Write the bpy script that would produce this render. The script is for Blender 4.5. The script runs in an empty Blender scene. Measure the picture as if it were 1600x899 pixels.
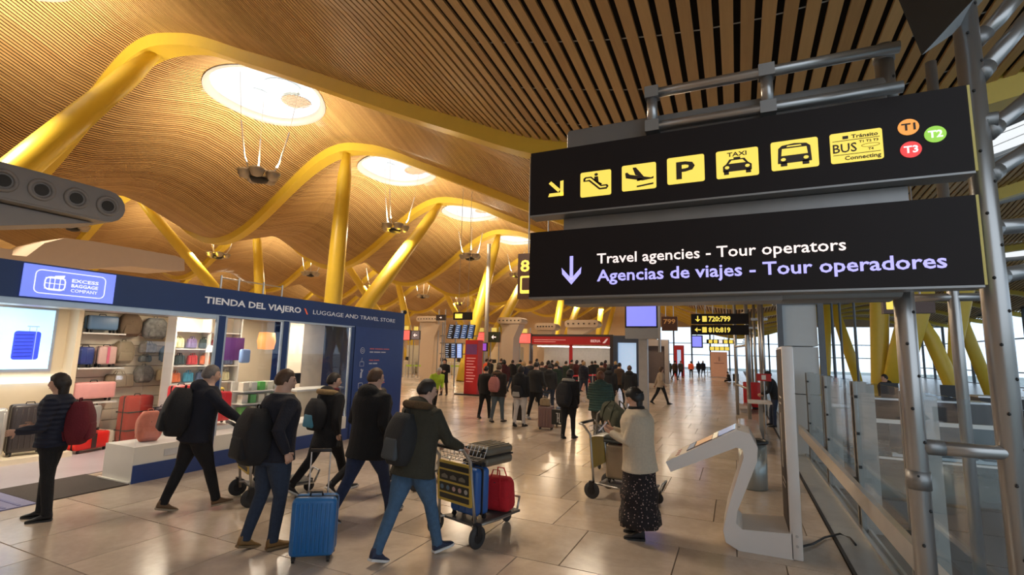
import bpy, bmesh, math, random
import numpy as np
from mathutils import Vector, Matrix, noise
random.seed(7)
SC = bpy.context.scene
COL = SC.collection
PI = math.pi
# ---------------------------------------------------------------- camera
IW, IH, FPX = 1600, 899, 765.0
CAMH = 2.05
def _cam_axes():
    pitch = math.atan(103/FPX); roll = math.radians(1.4)
    up = np.array([math.sin(roll)*math.cos(pitch), -math.cos(roll)*math.cos(pitch), math.sin(pitch)])
    d = np.array([1150-800, 560-449.5, FPX]); d -= up*(d@up); d /= np.linalg.norm(d)
    return np.array([np.cross(d, up), d, up])
RC = _cam_axes(); CP = np.array([0, 0, CAMH])
def _ray(px, py): return RC@np.array([px-800, py-449.5, FPX])
def fl(px, py, z=0.0):
    v = _ray(px, py); t = (z-CAMH)/v[2]; p = CP+v*t; return Vector(p)
def aty(px, py, y):
    v = _ray(px, py); return Vector(CP+v*(y/v[1]))
def atx(px, py, x):
    v = _ray(px, py); return Vector(CP+v*(x/v[0]))
cam_d = bpy.data.cameras.new('camera'); cam = bpy.data.objects.new('camera', cam_d); COL.objects.link(cam)
cam_d.sensor_width = 36; cam_d.lens = FPX/IW*36; cam_d.clip_start = 0.05; cam_d.clip_end = 600
cx, cy, cz = Vector(RC[:, 0]), Vector(-RC[:, 1]), Vector(-RC[:, 2])
cam.matrix_world = Matrix(((cx.x, cy.x, cz.x, 0), (cx.y, cy.y, cz.y, 0), (cx.z, cy.z, cz.z, CAMH), (0, 0, 0, 1)))
SC.camera = cam
SC.view_settings.view_transform = 'Standard'; SC.view_settings.look = 'None'
SC.view_settings.exposure = 0.0; SC.view_settings.gamma = 1.0; SC.view_settings.use_curve_mapping = False
# ---------------------------------------------------------------- sky
w = bpy.data.worlds.new('sky'); SC.world = w; w.use_nodes = True
bg = w.node_tree.nodes['Background']; bg.inputs[0].default_value = (0.80, 0.90, 1.0, 1); bg.inputs[1].default_value = 1.7
# ---------------------------------------------------------------- lights
def area(name, loc, size, power, col=(1, .78, .52), rot=(0, 0, 0), sizey=None):
    l = bpy.data.lights.new(name, 'AREA'); l.energy = power; l.color = col; l.size = size
    if sizey: l.shape = 'RECTANGLE'; l.size_y = sizey
    o = bpy.data.objects.new(name, l); o.location = loc; o.rotation_euler = rot; COL.objects.link(o); return o
WARM = (1.0, .82, .58)
for i, (rx, ys) in enumerate(((-17.9, (4.5, 13.5, 22.5, 31.5, 40.5, 49.5, 58.5)), (-35.6, (13.5, 22.5, 31.5, 40.5, 49.5, 58.5)))):
    for y in ys:
        area('uplight', (rx, y, 9.55), 1.3, 620, WARM, (PI, 0, 0))
        area('downlight', (rx, y, 8.7), 1.2, 500 if i == 0 else 420, (1, .8, .58))
for y in (22, 38, 54, 70, 84):
    area('uplight', (-53, y, 8.0), 1.3, 600, WARM, (PI, 0, 0)); area('downlight', (-50, y, 7.6), 1.2, 500, (1, .8, .58))  # added lamps without fixtures, brighten the dark far-left hall
for x, y in ((-17.9, 70), (-17.9, 82), (-35.6, 70), (-35.6, 82)):
    area('uplight', (x, y, 9.2), 1.3, 600, WARM, (PI, 0, 0)); area('downlight', (x, y, 8.8), 1.2, 500, (1, .8, .58))  # added beyond the last luminaires to brighten the back hall
for y in (6.5, 16, 26, 38, 52, 66):                                 # added fill lamps without fixtures, light the floor under the low roof
    area('low_fill', (-4.5, y, 5.6), 1.0, 150, (1, .83, .62))
# ---------------------------------------------------------------- materials
MATS = {}
def mat(name, col, rough=.6, metal=0., var=.12, scale=6., emit=0., bump=0., bscale=None, spec=.5, trans=0., alpha=1., coat=0., wave=None, stretch=None):
    if name in MATS: return MATS[name]
    m = bpy.data.materials.new(name); m.use_nodes = True; nt = m.node_tree; b = nt.nodes['Principled BSDF']; MATS[name] = m
    tc = nt.nodes.new('ShaderNodeTexCoord'); src = tc.outputs['Object']
    if stretch:
        mp = nt.nodes.new('ShaderNodeMapping'); mp.inputs['Scale'].default_value = stretch; nt.links.new(src, mp.inputs[0]); src = mp.outputs[0]
    n = nt.nodes.new('ShaderNodeTexNoise'); n.inputs['Scale'].default_value = scale; n.inputs['Detail'].default_value = 4
    nt.links.new(src, n.inputs['Vector'])
    mx = nt.nodes.new('ShaderNodeMix'); mx.data_type = 'RGBA'
    mx.inputs[6].default_value = (*[c*(1-var) for c in col], 1); mx.inputs[7].default_value = (*[min(1, c*(1+var)) for c in col], 1)
    nt.links.new(n.outputs[0], mx.inputs[0]); nt.links.new(mx.outputs[2], b.inputs['Base Color'])
    b.inputs['Roughness'].default_value = rough; b.inputs['Metallic'].default_value = metal
    b.inputs['Specular IOR Level'].default_value = spec; b.inputs['Coat Weight'].default_value = coat
    b.inputs['Transmission Weight'].default_value = trans; b.inputs['Alpha'].default_value = alpha
    if emit: nt.links.new(mx.outputs[2], b.inputs['Emission Color']); b.inputs['Emission Strength'].default_value = emit
    if bump or wave:
        bp = nt.nodes.new('ShaderNodeBump'); bp.inputs['Distance'].default_value = .02
        if wave:
            wv = nt.nodes.new('ShaderNodeTexWave'); wv.bands_direction = 'Z'; wv.inputs['Scale'].default_value = wave; wv.inputs['Distortion'].default_value = 1.2
            nt.links.new(tc.outputs['Object'], wv.inputs['Vector']); nt.links.new(wv.outputs['Fac'], bp.inputs['Height']); bp.inputs['Strength'].default_value = .9
        else:
            n2 = nt.nodes.new('ShaderNodeTexNoise'); n2.inputs['Scale'].default_value = bscale or scale*5; n2.inputs['Detail'].default_value = 5
            nt.links.new(src, n2.inputs['Vector']); nt.links.new(n2.outputs[0], bp.inputs['Height']); bp.inputs['Strength'].default_value = bump
        nt.links.new(bp.outputs[0], b.inputs['Normal'])
    return m
def glass(name, tint=(.93, .96, .97), refl=.12):
    if name in MATS: return MATS[name]
    m = bpy.data.materials.new(name); m.use_nodes = True; nt = m.node_tree; nt.nodes.clear(); MATS[name] = m
    o = nt.nodes.new('ShaderNodeOutputMaterial'); t = nt.nodes.new('ShaderNodeBsdfTransparent'); g = nt.nodes.new('ShaderNodeBsdfGlossy')
    lw = nt.nodes.new('ShaderNodeLayerWeight'); lw.inputs[0].default_value = .5; fr = nt.nodes.new('ShaderNodeMath'); fr.operation = 'POWER'; fr.inputs[1].default_value = 4.; nt.links.new(lw.outputs['Facing'], fr.inputs[0]); f2 = nt.nodes.new('ShaderNodeMath'); f2.operation = 'MULTIPLY_ADD'; f2.inputs[1].default_value = .26; f2.inputs[2].default_value = .02; nt.links.new(fr.outputs[0], f2.inputs[0]); fr = f2; mx = nt.nodes.new('ShaderNodeMixShader')
    n = nt.nodes.new('ShaderNodeTexNoise'); n.inputs['Scale'].default_value = 1.5
    ad = nt.nodes.new('ShaderNodeMath'); ad.operation = 'MULTIPLY_ADD'; ad.inputs[1].default_value = refl*.5; nt.links.new(n.outputs[0], ad.inputs[0]); nt.links.new(fr.outputs[0], ad.inputs[2])
    t.inputs[0].default_value = (*tint, 1); g.inputs['Roughness'].default_value = .02; g.inputs[0].default_value = (.95, .97, 1, 1)
    nt.links.new(ad.outputs[0], mx.inputs[0]); nt.links.new(t.outputs[0], mx.inputs[1]); nt.links.new(g.outputs[0], mx.inputs[2]); nt.links.new(mx.outputs[0], o.inputs[0])
    return m
def wood_mat(name, c1, c2):
    m = bpy.data.materials.new(name); m.use_nodes = True; nt = m.node_tree; b = nt.nodes['Principled BSDF']; MATS[name] = m
    tc = nt.nodes.new('ShaderNodeTexCoord'); mp = nt.nodes.new('ShaderNodeMapping'); mp.inputs['Scale'].default_value = (14, .35, 14)
    n = nt.nodes.new('ShaderNodeTexNoise'); n.inputs['Scale'].default_value = 2.2; n.inputs['Detail'].default_value = 6
    nt.links.new(tc.outputs['Object'], mp.inputs[0]); nt.links.new(mp.outputs[0], n.inputs['Vector'])
    gi = nt.nodes.new('ShaderNodeNewGeometry'); oi = nt.nodes.new('ShaderNodeObjectInfo')
    ad = nt.nodes.new('ShaderNodeMath'); ad.operation = 'ADD'; nt.links.new(gi.outputs['Random Per Island'], ad.inputs[0]); nt.links.new(oi.outputs['Random'], ad.inputs[1])
    fr = nt.nodes.new('ShaderNodeMath'); fr.operation = 'FRACT'; nt.links.new(ad.outputs[0], fr.inputs[0])
    av = nt.nodes.new('ShaderNodeMath'); av.operation = 'MULTIPLY_ADD'; av.inputs[1].default_value = .55; nt.links.new(fr.outputs[0], av.inputs[0])
    sb = nt.nodes.new('ShaderNodeMath'); sb.operation = 'MULTIPLY'; sb.inputs[1].default_value = .55; nt.links.new(n.outputs[0], sb.inputs[0]); nt.links.new(sb.outputs[0], av.inputs[2])
    mx = nt.nodes.new('ShaderNodeMix'); mx.data_type = 'RGBA'; mx.inputs[6].default_value = (*c1, 1); mx.inputs[7].default_value = (*c2, 1)
    nt.links.new(av.outputs[0], mx.inputs[0]); nt.links.new(mx.outputs[2], b.inputs['Base Color']); b.inputs['Roughness'].default_value = .45
    return m
def marble_mat(name, c1, c2, rough=.14):
    m = bpy.data.materials.new(name); m.use_nodes = True; nt = m.node_tree; b = nt.nodes['Principled BSDF']; MATS[name] = m
    tc = nt.nodes.new('ShaderNodeTexCoord'); gm = nt.nodes.new('ShaderNodeNewGeometry'); oi = nt.nodes.new('ShaderNodeObjectInfo')
    n = nt.nodes.new('ShaderNodeTexNoise'); n.inputs['Scale'].default_value = .9; n.inputs['Detail'].default_value = 9; n.inputs['Roughness'].default_value = .62; n.inputs['Distortion'].default_value = .8
    n2 = nt.nodes.new('ShaderNodeTexNoise'); n2.inputs['Scale'].default_value = 9; n2.inputs['Detail'].default_value = 6; n2.inputs['Roughness'].default_value = .7
    nt.links.new(gm.outputs['Position'], n.inputs['Vector']); nt.links.new(gm.outputs['Position'], n2.inputs['Vector'])
    r = nt.nodes.new('ShaderNodeMapRange'); r.inputs[1].default_value = .3; r.inputs[2].default_value = .7; nt.links.new(n.outputs[0], r.inputs[0])
    mx = nt.nodes.new('ShaderNodeMix'); mx.data_type = 'RGBA'; mx.inputs[6].default_value = (*c1, 1); mx.inputs[7].default_value = (*c2, 1); nt.links.new(r.outputs[0], mx.inputs[0])
    ad = nt.nodes.new('ShaderNodeMath'); ad.operation = 'ADD'; nt.links.new(gm.outputs['Random Per Island'], ad.inputs[0]); nt.links.new(oi.outputs['Random'], ad.inputs[1])
    fr = nt.nodes.new('ShaderNodeMath'); fr.operation = 'FRACT'; nt.links.new(ad.outputs[0], fr.inputs[0])
    a2 = nt.nodes.new('ShaderNodeMath'); a2.operation = 'MULTIPLY_ADD'; a2.inputs[1].default_value = .26; nt.links.new(fr.outputs[0], a2.inputs[0]); 
    a3 = nt.nodes.new('ShaderNodeMath'); a3.operation = 'MULTIPLY_ADD'; a3.inputs[1].default_value = .3; a3.inputs[2].default_value = .70; nt.links.new(n2.outputs[0], a3.inputs[0]); nt.links.new(a3.outputs[0], a2.inputs[2])
    hv = nt.nodes.new('ShaderNodeHueSaturation'); nt.links.new(a2.outputs[0], hv.inputs['Value']); nt.links.new(mx.outputs[2], hv.inputs['Color']); nt.links.new(hv.outputs[0], b.inputs['Base Color'])
    rr = nt.nodes.new('ShaderNodeMath'); rr.operation = 'MULTIPLY_ADD'; rr.inputs[1].default_value = .16; rr.inputs[2].default_value = rough-.05; nt.links.new(n2.outputs[0], rr.inputs[0]); nt.links.new(rr.outputs[0], b.inputs['Roughness'])
    b.inputs['Specular IOR Level'].default_value = .6
    return m
# ---------------------------------------------------------------- mesh building
def V(*a): return Vector(a)
class Fr:
    """local frame: origin, u (right), v (up), n = u x v"""
    def __init__(s, o, u=(1, 0, 0), v=(0, 0, 1)):
        s.o = Vector(o); s.u = Vector(u).normalized(); v = Vector(v); s.v = (v-s.u*v.dot(s.u)).normalized(); s.n = s.u.cross(s.v)
    def p(s, a, b, c=0): return s.o+s.u*a+s.v*b+s.n*c
ID = Fr((0, 0, 0), (1, 0, 0), (0, 1, 0))
def perp(d):
    a = V(0, 0, 1) if abs(d.z) < .9 else V(1, 0, 0)
    u = d.cross(a).normalized(); return u, d.cross(u).normalized()
class MB:
    def __init__(s): s.v = []; s.f = []
    def add(s, vs, fs):
        b = len(s.v); s.v += [tuple(x) for x in vs]; s.f += [tuple(i+b for i in f) for f in fs]; return s
    def box(s, a, b, fr=None):
        (x0, y0, z0), (x1, y1, z1) = a, b
        vs = [(x0, y0, z0), (x1, y0, z0), (x1, y1, z0), (x0, y1, z0), (x0, y0, z1), (x1, y0, z1), (x1, y1, z1), (x0, y1, z1)]
        if fr: vs = [fr.p(*q) for q in vs]
        return s.add(vs, [(3, 2, 1, 0), (4, 5, 6, 7), (0, 1, 5, 4), (1, 2, 6, 5), (2, 3, 7, 6), (3, 0, 4, 7)])
    def cbox(s, c, sz, fr=None):
        return s.box([c[i]-sz[i]/2 for i in range(3)], [c[i]+sz[i]/2 for i in range(3)], fr)
    def cyl(s, p0, p1, r0, r1=None, n=12):
        r1 = r0 if r1 is None else r1; p0 = Vector(p0); p1 = Vector(p1); d = (p1-p0).normalized(); u, w_ = perp(d); vs = []
        for p, r in ((p0, r0), (p1, r1)):
            for i in range(n): a = 2*PI*i/n; vs.append(p+u*(r*math.cos(a))+w_*(r*math.sin(a)))
        fs = [(i, (i+1) % n, n+(i+1) % n, n+i) for i in range(n)]+[tuple(range(n-1, -1, -1)), tuple(range(n, 2*n))]
        return s.add(vs, fs)
    def loft(s, rings, cap=True):
        n = len(rings[0]); vs = [p for r in rings for p in r]; fs = []
        for k in range(len(rings)-1):
            for i in range(n): fs.append((k*n+i, k*n+(i+1) % n, (k+1)*n+(i+1) % n, (k+1)*n+i))
        if cap: fs.append(tuple(range(n-1, -1, -1))); fs.append(tuple((len(rings)-1)*n+i for i in range(n)))
        return s.add(vs, fs)
    def tube(s, pts, r, n=8, closed=False, flat=1., side=None):
        """r: number or list; flat scales one axis"""
        pts = [Vector(p) for p in pts]; m = len(pts); rr = r if isinstance(r, (list, tuple)) else [r]*m; rings = []; u = None
        for i, p in enumerate(pts):
            if closed: d = (pts[(i+1) % m]-pts[i-1]).normalized()
            else: d = ((pts[i+1] if i < m-1 else p)-(pts[i-1] if i else p)).normalized()
            if side is not None:
                u = Vector(side); u = (u-d*u.dot(d)).normalized()
            elif u is None: u = perp(d)[0]
            else: u = (u-d*u.dot(d)).normalized()
            w_ = d.cross(u); r_ = rr[i]; rx, ry = r_ if isinstance(r_, (tuple, list)) else (r_, r_*flat)
            rings.append([p+u*(rx*math.cos(2*PI*k/n))+w_*(ry*math.sin(2*PI*k/n)) for k in range(n)])
        if closed: rings.append(rings[0]); return s.loft(rings, False)
        return s.loft(rings)
    def poly(s, pts, fr, c0=0., c1=.002):
        """extruded 2D polygon (convex or not, ngon caps)"""
        n = len(pts); ar = sum(pts[i][0]*pts[(i+1) % n][1]-pts[(i+1) % n][0]*pts[i][1] for i in range(n))
        if ar < 0: pts = pts[::-1]
        vs = [fr.p(a, b, c0) for a, b in pts]+[fr.p(a, b, c1) for a, b in pts]
        fs = [tuple(range(n-1, -1, -1)), tuple(range(n, 2*n))]+[(i, (i+1) % n, n+(i+1) % n, n+i) for i in range(n)]
        return s.add(vs, fs)
    def rbox(s, c, sz, r=.03, seg=3, fr=None, taper=1., prism_axis=None):
        """box with all edges rounded: superellipsoid-like by clamped sphere"""
        c = Vector(c); h = [max(sz[i]/2-r, .0001) for i in range(3)]; nu = 4*(seg+1); rings = []
        lat = []
        for k in range(seg+1): lat.append((-PI/2+PI/2*k/seg, -1))
        for k in range(seg+1): lat.append((PI/2*k/seg, 1))
        for th, sz_ in lat:
            ring = []
            for q in range(4):
                sx, sy = ((1, 1), (-1, 1), (-1, -1), (1, -1))[q]
                for k in range(seg+1):
                    a = PI/2*q+PI/2*k/seg
                    z = sz_*h[2]+r*math.sin(th); tp = 1-(1-taper)*(z/sz[2]+.5)
                    x = (sx*h[0]+r*math.cos(th)*math.cos(a))*tp; y = (sy*h[1]+r*math.cos(th)*math.sin(a))*tp
                    p = V(c.x+x, c.y+y, c.z+z); ring.append(fr.p(*p) if fr else p)
            rings.append(ring)
        return s.loft(rings)
    def lathe(s, prof, o=(0, 0, 0), n=16, axis='z'):
        o = Vector(o); rings = []
        for r, z in prof:
            ring = []
            for i in range(n):
                a = 2*PI*i/n; x, y = r*math.cos(a), r*math.sin(a)
                ring.append(o+(V(x, y, z) if axis == 'z' else V(z, x, y) if axis == 'x' else V(y, z, x)))
            rings.append(ring)
        return s.loft(rings)
    def ball(s, c, r, n=10, m=7):
        c = Vector(c); r = Vector(r) if not isinstance(r, (int, float)) else V(r, r, r)
        return s.loft([[c+V(r.x*math.cos(2*PI*i/n)*math.cos(t), r.y*math.sin(2*PI*i/n)*math.cos(t), r.z*math.sin(t)) for i in range(n)] for t in [(-PI/2+.08)+(PI-.16)*k/(m-1) for k in range(m)]])
    def xf(s, M_): s.v = [tuple(M_@Vector(p)) for p in s.v]; return s
    def build(s, name, m, parent=None, smooth=False, world=False, kind=None, label=None):
        me = bpy.data.meshes.new(name)
        vs = s.v
        if world and parent is not None:
            o = parent
            off = Vector((0, 0, 0))
            while o is not None: off = off+o.location; o = o.parent
            vs = [(a-off.x, b-off.y, c-off.z) for a, b, c in vs]
        me.from_pydata(vs, [], s.f); me.validate()
        if m is not None: me.materials.append(m)
        if smooth: me.shade_smooth()
        o = bpy.data.objects.new(name, me); COL.objects.link(o)
        if smooth == 'auto':
            me.set_sharp_from_angle(angle=math.radians(40))
        if parent is not None: o.parent = parent
        if kind: o['kind'] = kind
        if label: o['label'] = label
        return o
def tag(o, label, cat, group=None):
    o['label'] = label; o['category'] = cat
    if group: o['group'] = group
    return o
def thing(name, label, cat, loc=(0, 0, 0), rz=0., group=None, rot=None):
    o = bpy.data.objects.new(name, None); COL.objects.link(o); o.location = loc; o.rotation_euler = rot or (0, 0, rz); o.empty_display_size = .1
    return tag(o, label, cat, group)
def struct(name, loc=(0, 0, 0)):
    o = bpy.data.objects.new(name, None); COL.objects.link(o); o.location = loc; o['kind'] = 'structure'; return o
KIDS = {}
def dup(root, loc, rz=None, label=None, group=None, cat=None):
    """copy of a thing with its parts and sub-parts"""
    kids = {}
    for o in bpy.data.objects:
        if o.parent is not None: kids.setdefault(o.parent.name, []).append(o)
    def cp(o, par):
        c = o.copy(); COL.objects.link(c); c.parent = par
        for k in kids.get(o.name, []): cp(k, c)
        return c
    r = cp(root, None); r.location = loc
    if rz is not None: r.rotation_euler = (r.rotation_euler[0], r.rotation_euler[1], rz)
    if label: r['label'] = label
    if group: r['group'] = group
    return r
PENDING = []
TEXTS = []
def text(s, fr, a, b, h, m, parent, width=None, bold=0., name='lettering', depth=.003, c=.001, align='LEFT'):
    """lettering on frame fr at (a,b) baseline, cap height ~h"""
    cu = bpy.data.curves.new('lettering_curve', 'FONT'); cu.body = s; cu.size = h*1.38; cu.offset = bold*h; cu.extrude = depth/2; cu.resolution_u = 2; cu.align_x = align
    o = bpy.data.objects.new('lettering_tmp', cu); COL.objects.link(o)
    TEXTS.append((o, fr, a, b, c+depth/2, m, parent, width, name))
def bake_texts():
    dg = bpy.context.evaluated_depsgraph_get()
    for o, fr, a, b, c, m, parent, width, name in TEXTS:
        me = bpy.data.meshes.new_from_object(o.evaluated_get(dg)); 
        co = np.empty(len(me.vertices)*3, 'f'); me.vertices.foreach_get('co', co); co = co.reshape(-1, 3)
        sx = 1.
        if width and len(co):
            sx = width/(co[:, 0].max()-co[:, 0].min()); co[:, 0] = (co[:, 0]-co[:, 0].min())*sx
        off = Vector((0, 0, 0)); q = parent
        while q is not None: off = off+q.location; q = q.parent
        A = np.array([list(fr.u), list(fr.v), list(fr.n)]); base = np.array(fr.p(a, b, c)-off)
        if parent is not None and parent.get('_local'): base = np.array(fr.p(a, b, c))
        co = base+co@A; me.vertices.foreach_set('co', co.astype('f').ravel()); me.update()
        me.materials.clear(); me.materials.append(m); me.name = name
        n = bpy.data.objects.new(name, me); COL.objects.link(n); n.parent = parent
        cu = o.data; bpy.data.objects.remove(o); bpy.data.curves.remove(cu)
def bake_pending():
    dg = bpy.context.evaluated_depsgraph_get(); out = []
    for o, extra, mod in PENDING:
        out.append(bpy.data.meshes.new_from_object(o.evaluated_get(dg)))
    for (o, extra, mod), me in zip(PENDING, out):
        o.modifiers.clear(); mats = list(o.data.materials); 
        if extra is not None and extra.v:
            bm = bmesh.new(); bm.from_mesh(me); t = bpy.data.meshes.new('t'); t.from_pydata(extra.v, [], extra.f); bm.from_mesh(t); bm.to_mesh(me); bm.free(); bpy.data.meshes.remove(t)
        me.name = o.name; o.data = me
        if not me.materials: [me.materials.append(x) for x in mats]
        me.shade_smooth()
    PENDING.clear()
def remeshed(mb, name, m, parent, vox=.012, extra=None, smooth=2, label=None):
    o = mb.build(name, m, parent, label=label)
    r = o.modifiers.new('r', 'REMESH'); r.mode = 'VOXEL'; r.voxel_size = vox; r.use_smooth_shade = True
    if smooth: s_ = o.modifiers.new('s', 'SMOOTH'); s_.iterations = smooth; s_.factor = .5
    PENDING.append((o, extra, None)); return o
# ================================================================ ROOF
YEL = mat('yellow_paint', (.72, .52, .05), .38, var=.05)
WOODM = wood_mat('bamboo', (.40, .235, .09), (.66, .44, .19))
GAP_SHADE = mat('gap_shade', (.02, .013, .009), .9)
GREY = mat('grey_paint', (.32, .33, .34), .45, var=.05)
STEEL = mat('brushed_steel', (.55, .56, .57), .32, metal=.85, var=.08, scale=3)
WHITE = mat('white_paint', (.78, .77, .74), .4, var=.04)
BLACK = mat('black_plastic', (.012, .012, .014), .45)
CONC = mat('pale_concrete', (.62, .53, .42), .7, var=.08)
CTRL = [(-62, 10.6), (-53.6, 12.1), (-44.6, 8.1), (-35.6, 12.1), (-26.6, 8.1), (-17.6, 12.15), (-15.8, 11.85), (-12.6, 10.5), (-10, 9.3), (-7.7, 8.2), (-5.4, 7.15), (-3.2, 6.25), (.4, 5.62), (4, 6.15), (8, 7.3), (12, 8.3), (16, 8.8), (21, 8.2), (26, 6.9)]
def _pchip():
    xs = [c[0] for c in CTRL]; ys = [c[1] for c in CTRL]; m = [0]*len(xs)
    for i in range(1, len(xs)-1):
        a = (ys[i]-ys[i-1])/(xs[i]-xs[i-1]); b = (ys[i+1]-ys[i])/(xs[i+1]-xs[i])
        m[i] = 0 if a*b <= 0 else 2*a*b/(a+b)
    return xs, ys, m
_XS, _YS, _MS = _pchip()
def prof(x):
    if x < -26.6 and x > -62:
        return 10.1+2.0*math.cos(2*PI*(x+35.6)/18)
    if x < -17.6: return 10.125+2.025*math.cos(2*PI*(x+17.6)/18)
    for i in range(len(_XS)-1):
        if x <= _XS[i+1] or i == len(_XS)-2:
            h = _XS[i+1]-_XS[i]; t = min(max((x-_XS[i])/h, 0), 1); t2, t3 = t*t, t*t*t
            return _YS[i]*(2*t3-3*t2+1)+_MS[i]*h*(t3-2*t2+t)+_YS[i+1]*(-2*t3+3*t2)+_MS[i+1]*h*(t3-t2)
def sst(a, b, x): t = min(max((x-a)/(b-a), 0), 1); return t*t*(3-2*t)
def bump_amp(x): return .58*(1-.8*sst(-13, -3, x))+.25*sst(4, 10, x)
def Z(x, y): return prof(x)+bump_amp(x)*(1-math.cos(2*PI*y/9))
HOLES = [(-17.9, 4.5+9*k, 2.1, 2.3) for k in range(0, 8)]+[(-35.6, 4.5+9*k, 2.1, 2.3) for k in range(1, 8)]+[(10.2, 21.6, 3.0, 2.5), (16.3, 40.5, 2.6, 2.6), (6.6, 12.7, 2.6, 2.3)]
def hole(x, y):
    for hx, hy, a, b in HOLES:
        if abs(x-hx) < a and abs(y-hy) < b and ((x-hx)/a)**2+((y-hy)/b)**2 < 1: return True
    return False
ceiling = struct('ceiling', (0, 0, 5.5))
# arc-length positions of the slats
def pitch(x): return .112+(.215-.112)*sst(-13.5, -1.5, x)
xs = []; x = -61.0
while x < 25.8:
    xs.append(x); sl = (prof(x+.05)-prof(x-.05))/.1; x += pitch(x)/math.sqrt(1+sl*sl)
def yseq(x):
    hs = [(hx, hy, a, b) for hx, hy, a, b in HOLES if abs(x-hx) < a]
    cuts = []
    for hx, hy, a, b in hs:
        d = b*math.sqrt(1-((x-hx)/a)**2); cuts.append((hy-d, hy+d))
    runs = []; y = 1.0
    for c0, c1 in sorted(cuts):
        if c0 > y: runs.append((y, c0))
        y = max(y, c1)
    runs.append((y, 92.)); return runs
def slat_into(mb, x):
    sl = (prof(x+.05)-prof(x-.05))/.1; n = V(-sl, 0, 1).normalized(); u = V(1, 0, sl).normalized(); hw = pitch(x)*.325
    near = -14 < x < 14
    for y0, y1 in yseq(x):
        ys = [y0]; y = y0
        while y < y1-.01:
            st = 1.125 if y < 45 else 2.25
            y = min(y1, (math.floor(y/st+1e-6)+1)*st)
            if y-ys[-1] > .02: ys.append(y)
        if len(ys) < 2: continue
        vs = []; k = 4
        for y in ys:
            c = V(x, y, Z(x, y)); vs += [c-u*hw+n*.03, c-u*hw, c+u*hw, c+u*hw+n*.03]
        fs = []
        for i in range(len(ys)-1):
            for q in (0, 1, 2): fs.append((i*k+q, i*k+q+1, (i+1)*k+q+1, (i+1)*k+q))
        mb.add(vs, [f[::-1] for f in fs])
order = sorted(xs, key=lambda q: abs(q-(2)))
single = set(order[:298])
rest = MB()
for x in xs:
    if x in single:
        m_ = MB(); slat_into(m_, x); m_.build('slat', WOODM, ceiling, world=True)
    else: slat_into(rest, x)
rest.build('slat_field', WOODM, ceiling, world=True, kind='stuff')
# deck above the slats, coloured near black as shade in the gaps
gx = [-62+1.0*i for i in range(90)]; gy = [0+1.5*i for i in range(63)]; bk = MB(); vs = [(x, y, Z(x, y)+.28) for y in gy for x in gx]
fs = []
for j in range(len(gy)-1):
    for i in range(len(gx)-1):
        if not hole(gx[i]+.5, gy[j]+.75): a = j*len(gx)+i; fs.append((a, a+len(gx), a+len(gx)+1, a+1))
bk.add(vs, fs).build('roof_deck', GAP_SHADE, ceiling, world=True)
# bright clip rods lying across the slats
rods = MB()
for y in [1.2+1.13*i for i in range(16)]:
    pts = [V(x, y, Z(x, y)+.04) for x in [-11+.6*i for i in range(38)]]; rods.tube(pts, .009, 4)
rods.build('clip_rod', mat('galvanised', (.5, .5, .48), .4, metal=.6), ceiling, world=True, kind='stuff')
# yellow beams
for k in range(1, 11):
    y = 9.*k; b_ = MB(); rings = []; x = -61.5
    while x < 26.1:
        wd = .30+.16*math.exp(-((x+17.6)/2.6)**2)+.16*math.exp(-((x+35.6)/2.6)**2); z = Z(x, y)
        sl = (prof(x+.05)-prof(x-.05))/.1; n = V(-sl, 0, 1).normalized(); c = V(x, y, z)
        rings.append([c+V(0, -wd, 0)+n*.1, c+V(0, -wd*.75, 0)-n*.28, c+V(0, wd*.75, 0)-n*.28, c+V(0, wd, 0)+n*.1]); x += .45
    b_.loft(rings).build('beam', YEL, ceiling, smooth='auto', world=True)
# skylights
SKYG = mat('skylight_daylight', (.92, .96, 1.), .4, var=.03, emit=.98); SKYG.node_tree.links.remove(SKYG.node_tree.nodes['Principled BSDF'].inputs['Base Color'].links[0]); SKYG.node_tree.nodes['Principled BSDF'].inputs['Base Color'].default_value = (.05, .05, .055, 1)
DISC = mat('sky_disc', (.36, .46, .56), .6, var=.05)
for i, (hx, hy, a, b) in enumerate(HOLES):
    zc = Z(hx, hy); s_ = struct('window_%d' % (i+1), (hx, hy, zc))
    r_ = MB(); top = []; rings = [[], [], [], []]
    for q in range(40):
        t = 2*PI*q/40; cx_, sy_ = math.cos(t), math.sin(t)
        for j, (sc, dz) in enumerate(((1.06, -.04), (1.0, -.10), (.95, .1), (.95, .2))):
            X, Y = hx+a*sc*cx_, hy+b*sc*sy_; rings[j].append(V(X, Y, Z(X, Y)+dz))
    r_.loft(rings, False).build('skylight_rim', GREY, s_, True, world=True)
    g_ = MB(); c0 = V(hx, hy, zc+.2); ring = [V(hx+a*.97*math.cos(2*PI*q/40), hy+b*.97*math.sin(2*PI*q/40), Z(hx+a*math.cos(2*PI*q/40), hy+b*math.sin(2*PI*q/40))+.15) for q in range(40)]
    g_.add([c0]+ring, [(0, (q+1) % 40+1, q+1) for q in range(40)]).build('skylight_pane', SKYG, s_, True, world=True)
    if i < 16:
        d1 = MB().lathe([(.75, 0), (.75, .03)], (hx+.5, hy+.3, zc-.15), 28).build('tinted_disc', DISC, s_, world=True)
        d2 = MB().lathe([(.5, 0), (.5, .03)], (hx-1.1, hy+.3, zc-.1), 24).build('tinted_disc', DISC, s_, world=True)
        bars = MB()
        for q in range(-6, 7):
            l = math.sqrt(max(0, .62**2-(q*.095)**2)); 
            if l > .05: bars.box((hx+.3-l, hy+1.25+q*.095-.025, zc-.30), (hx+.3+l, hy+1.25+q*.095+.025, zc-.27))
        bars.build('louvred_disc', mat('louvre', (.34, .26, .20), .6), s_, world=True)
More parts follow.
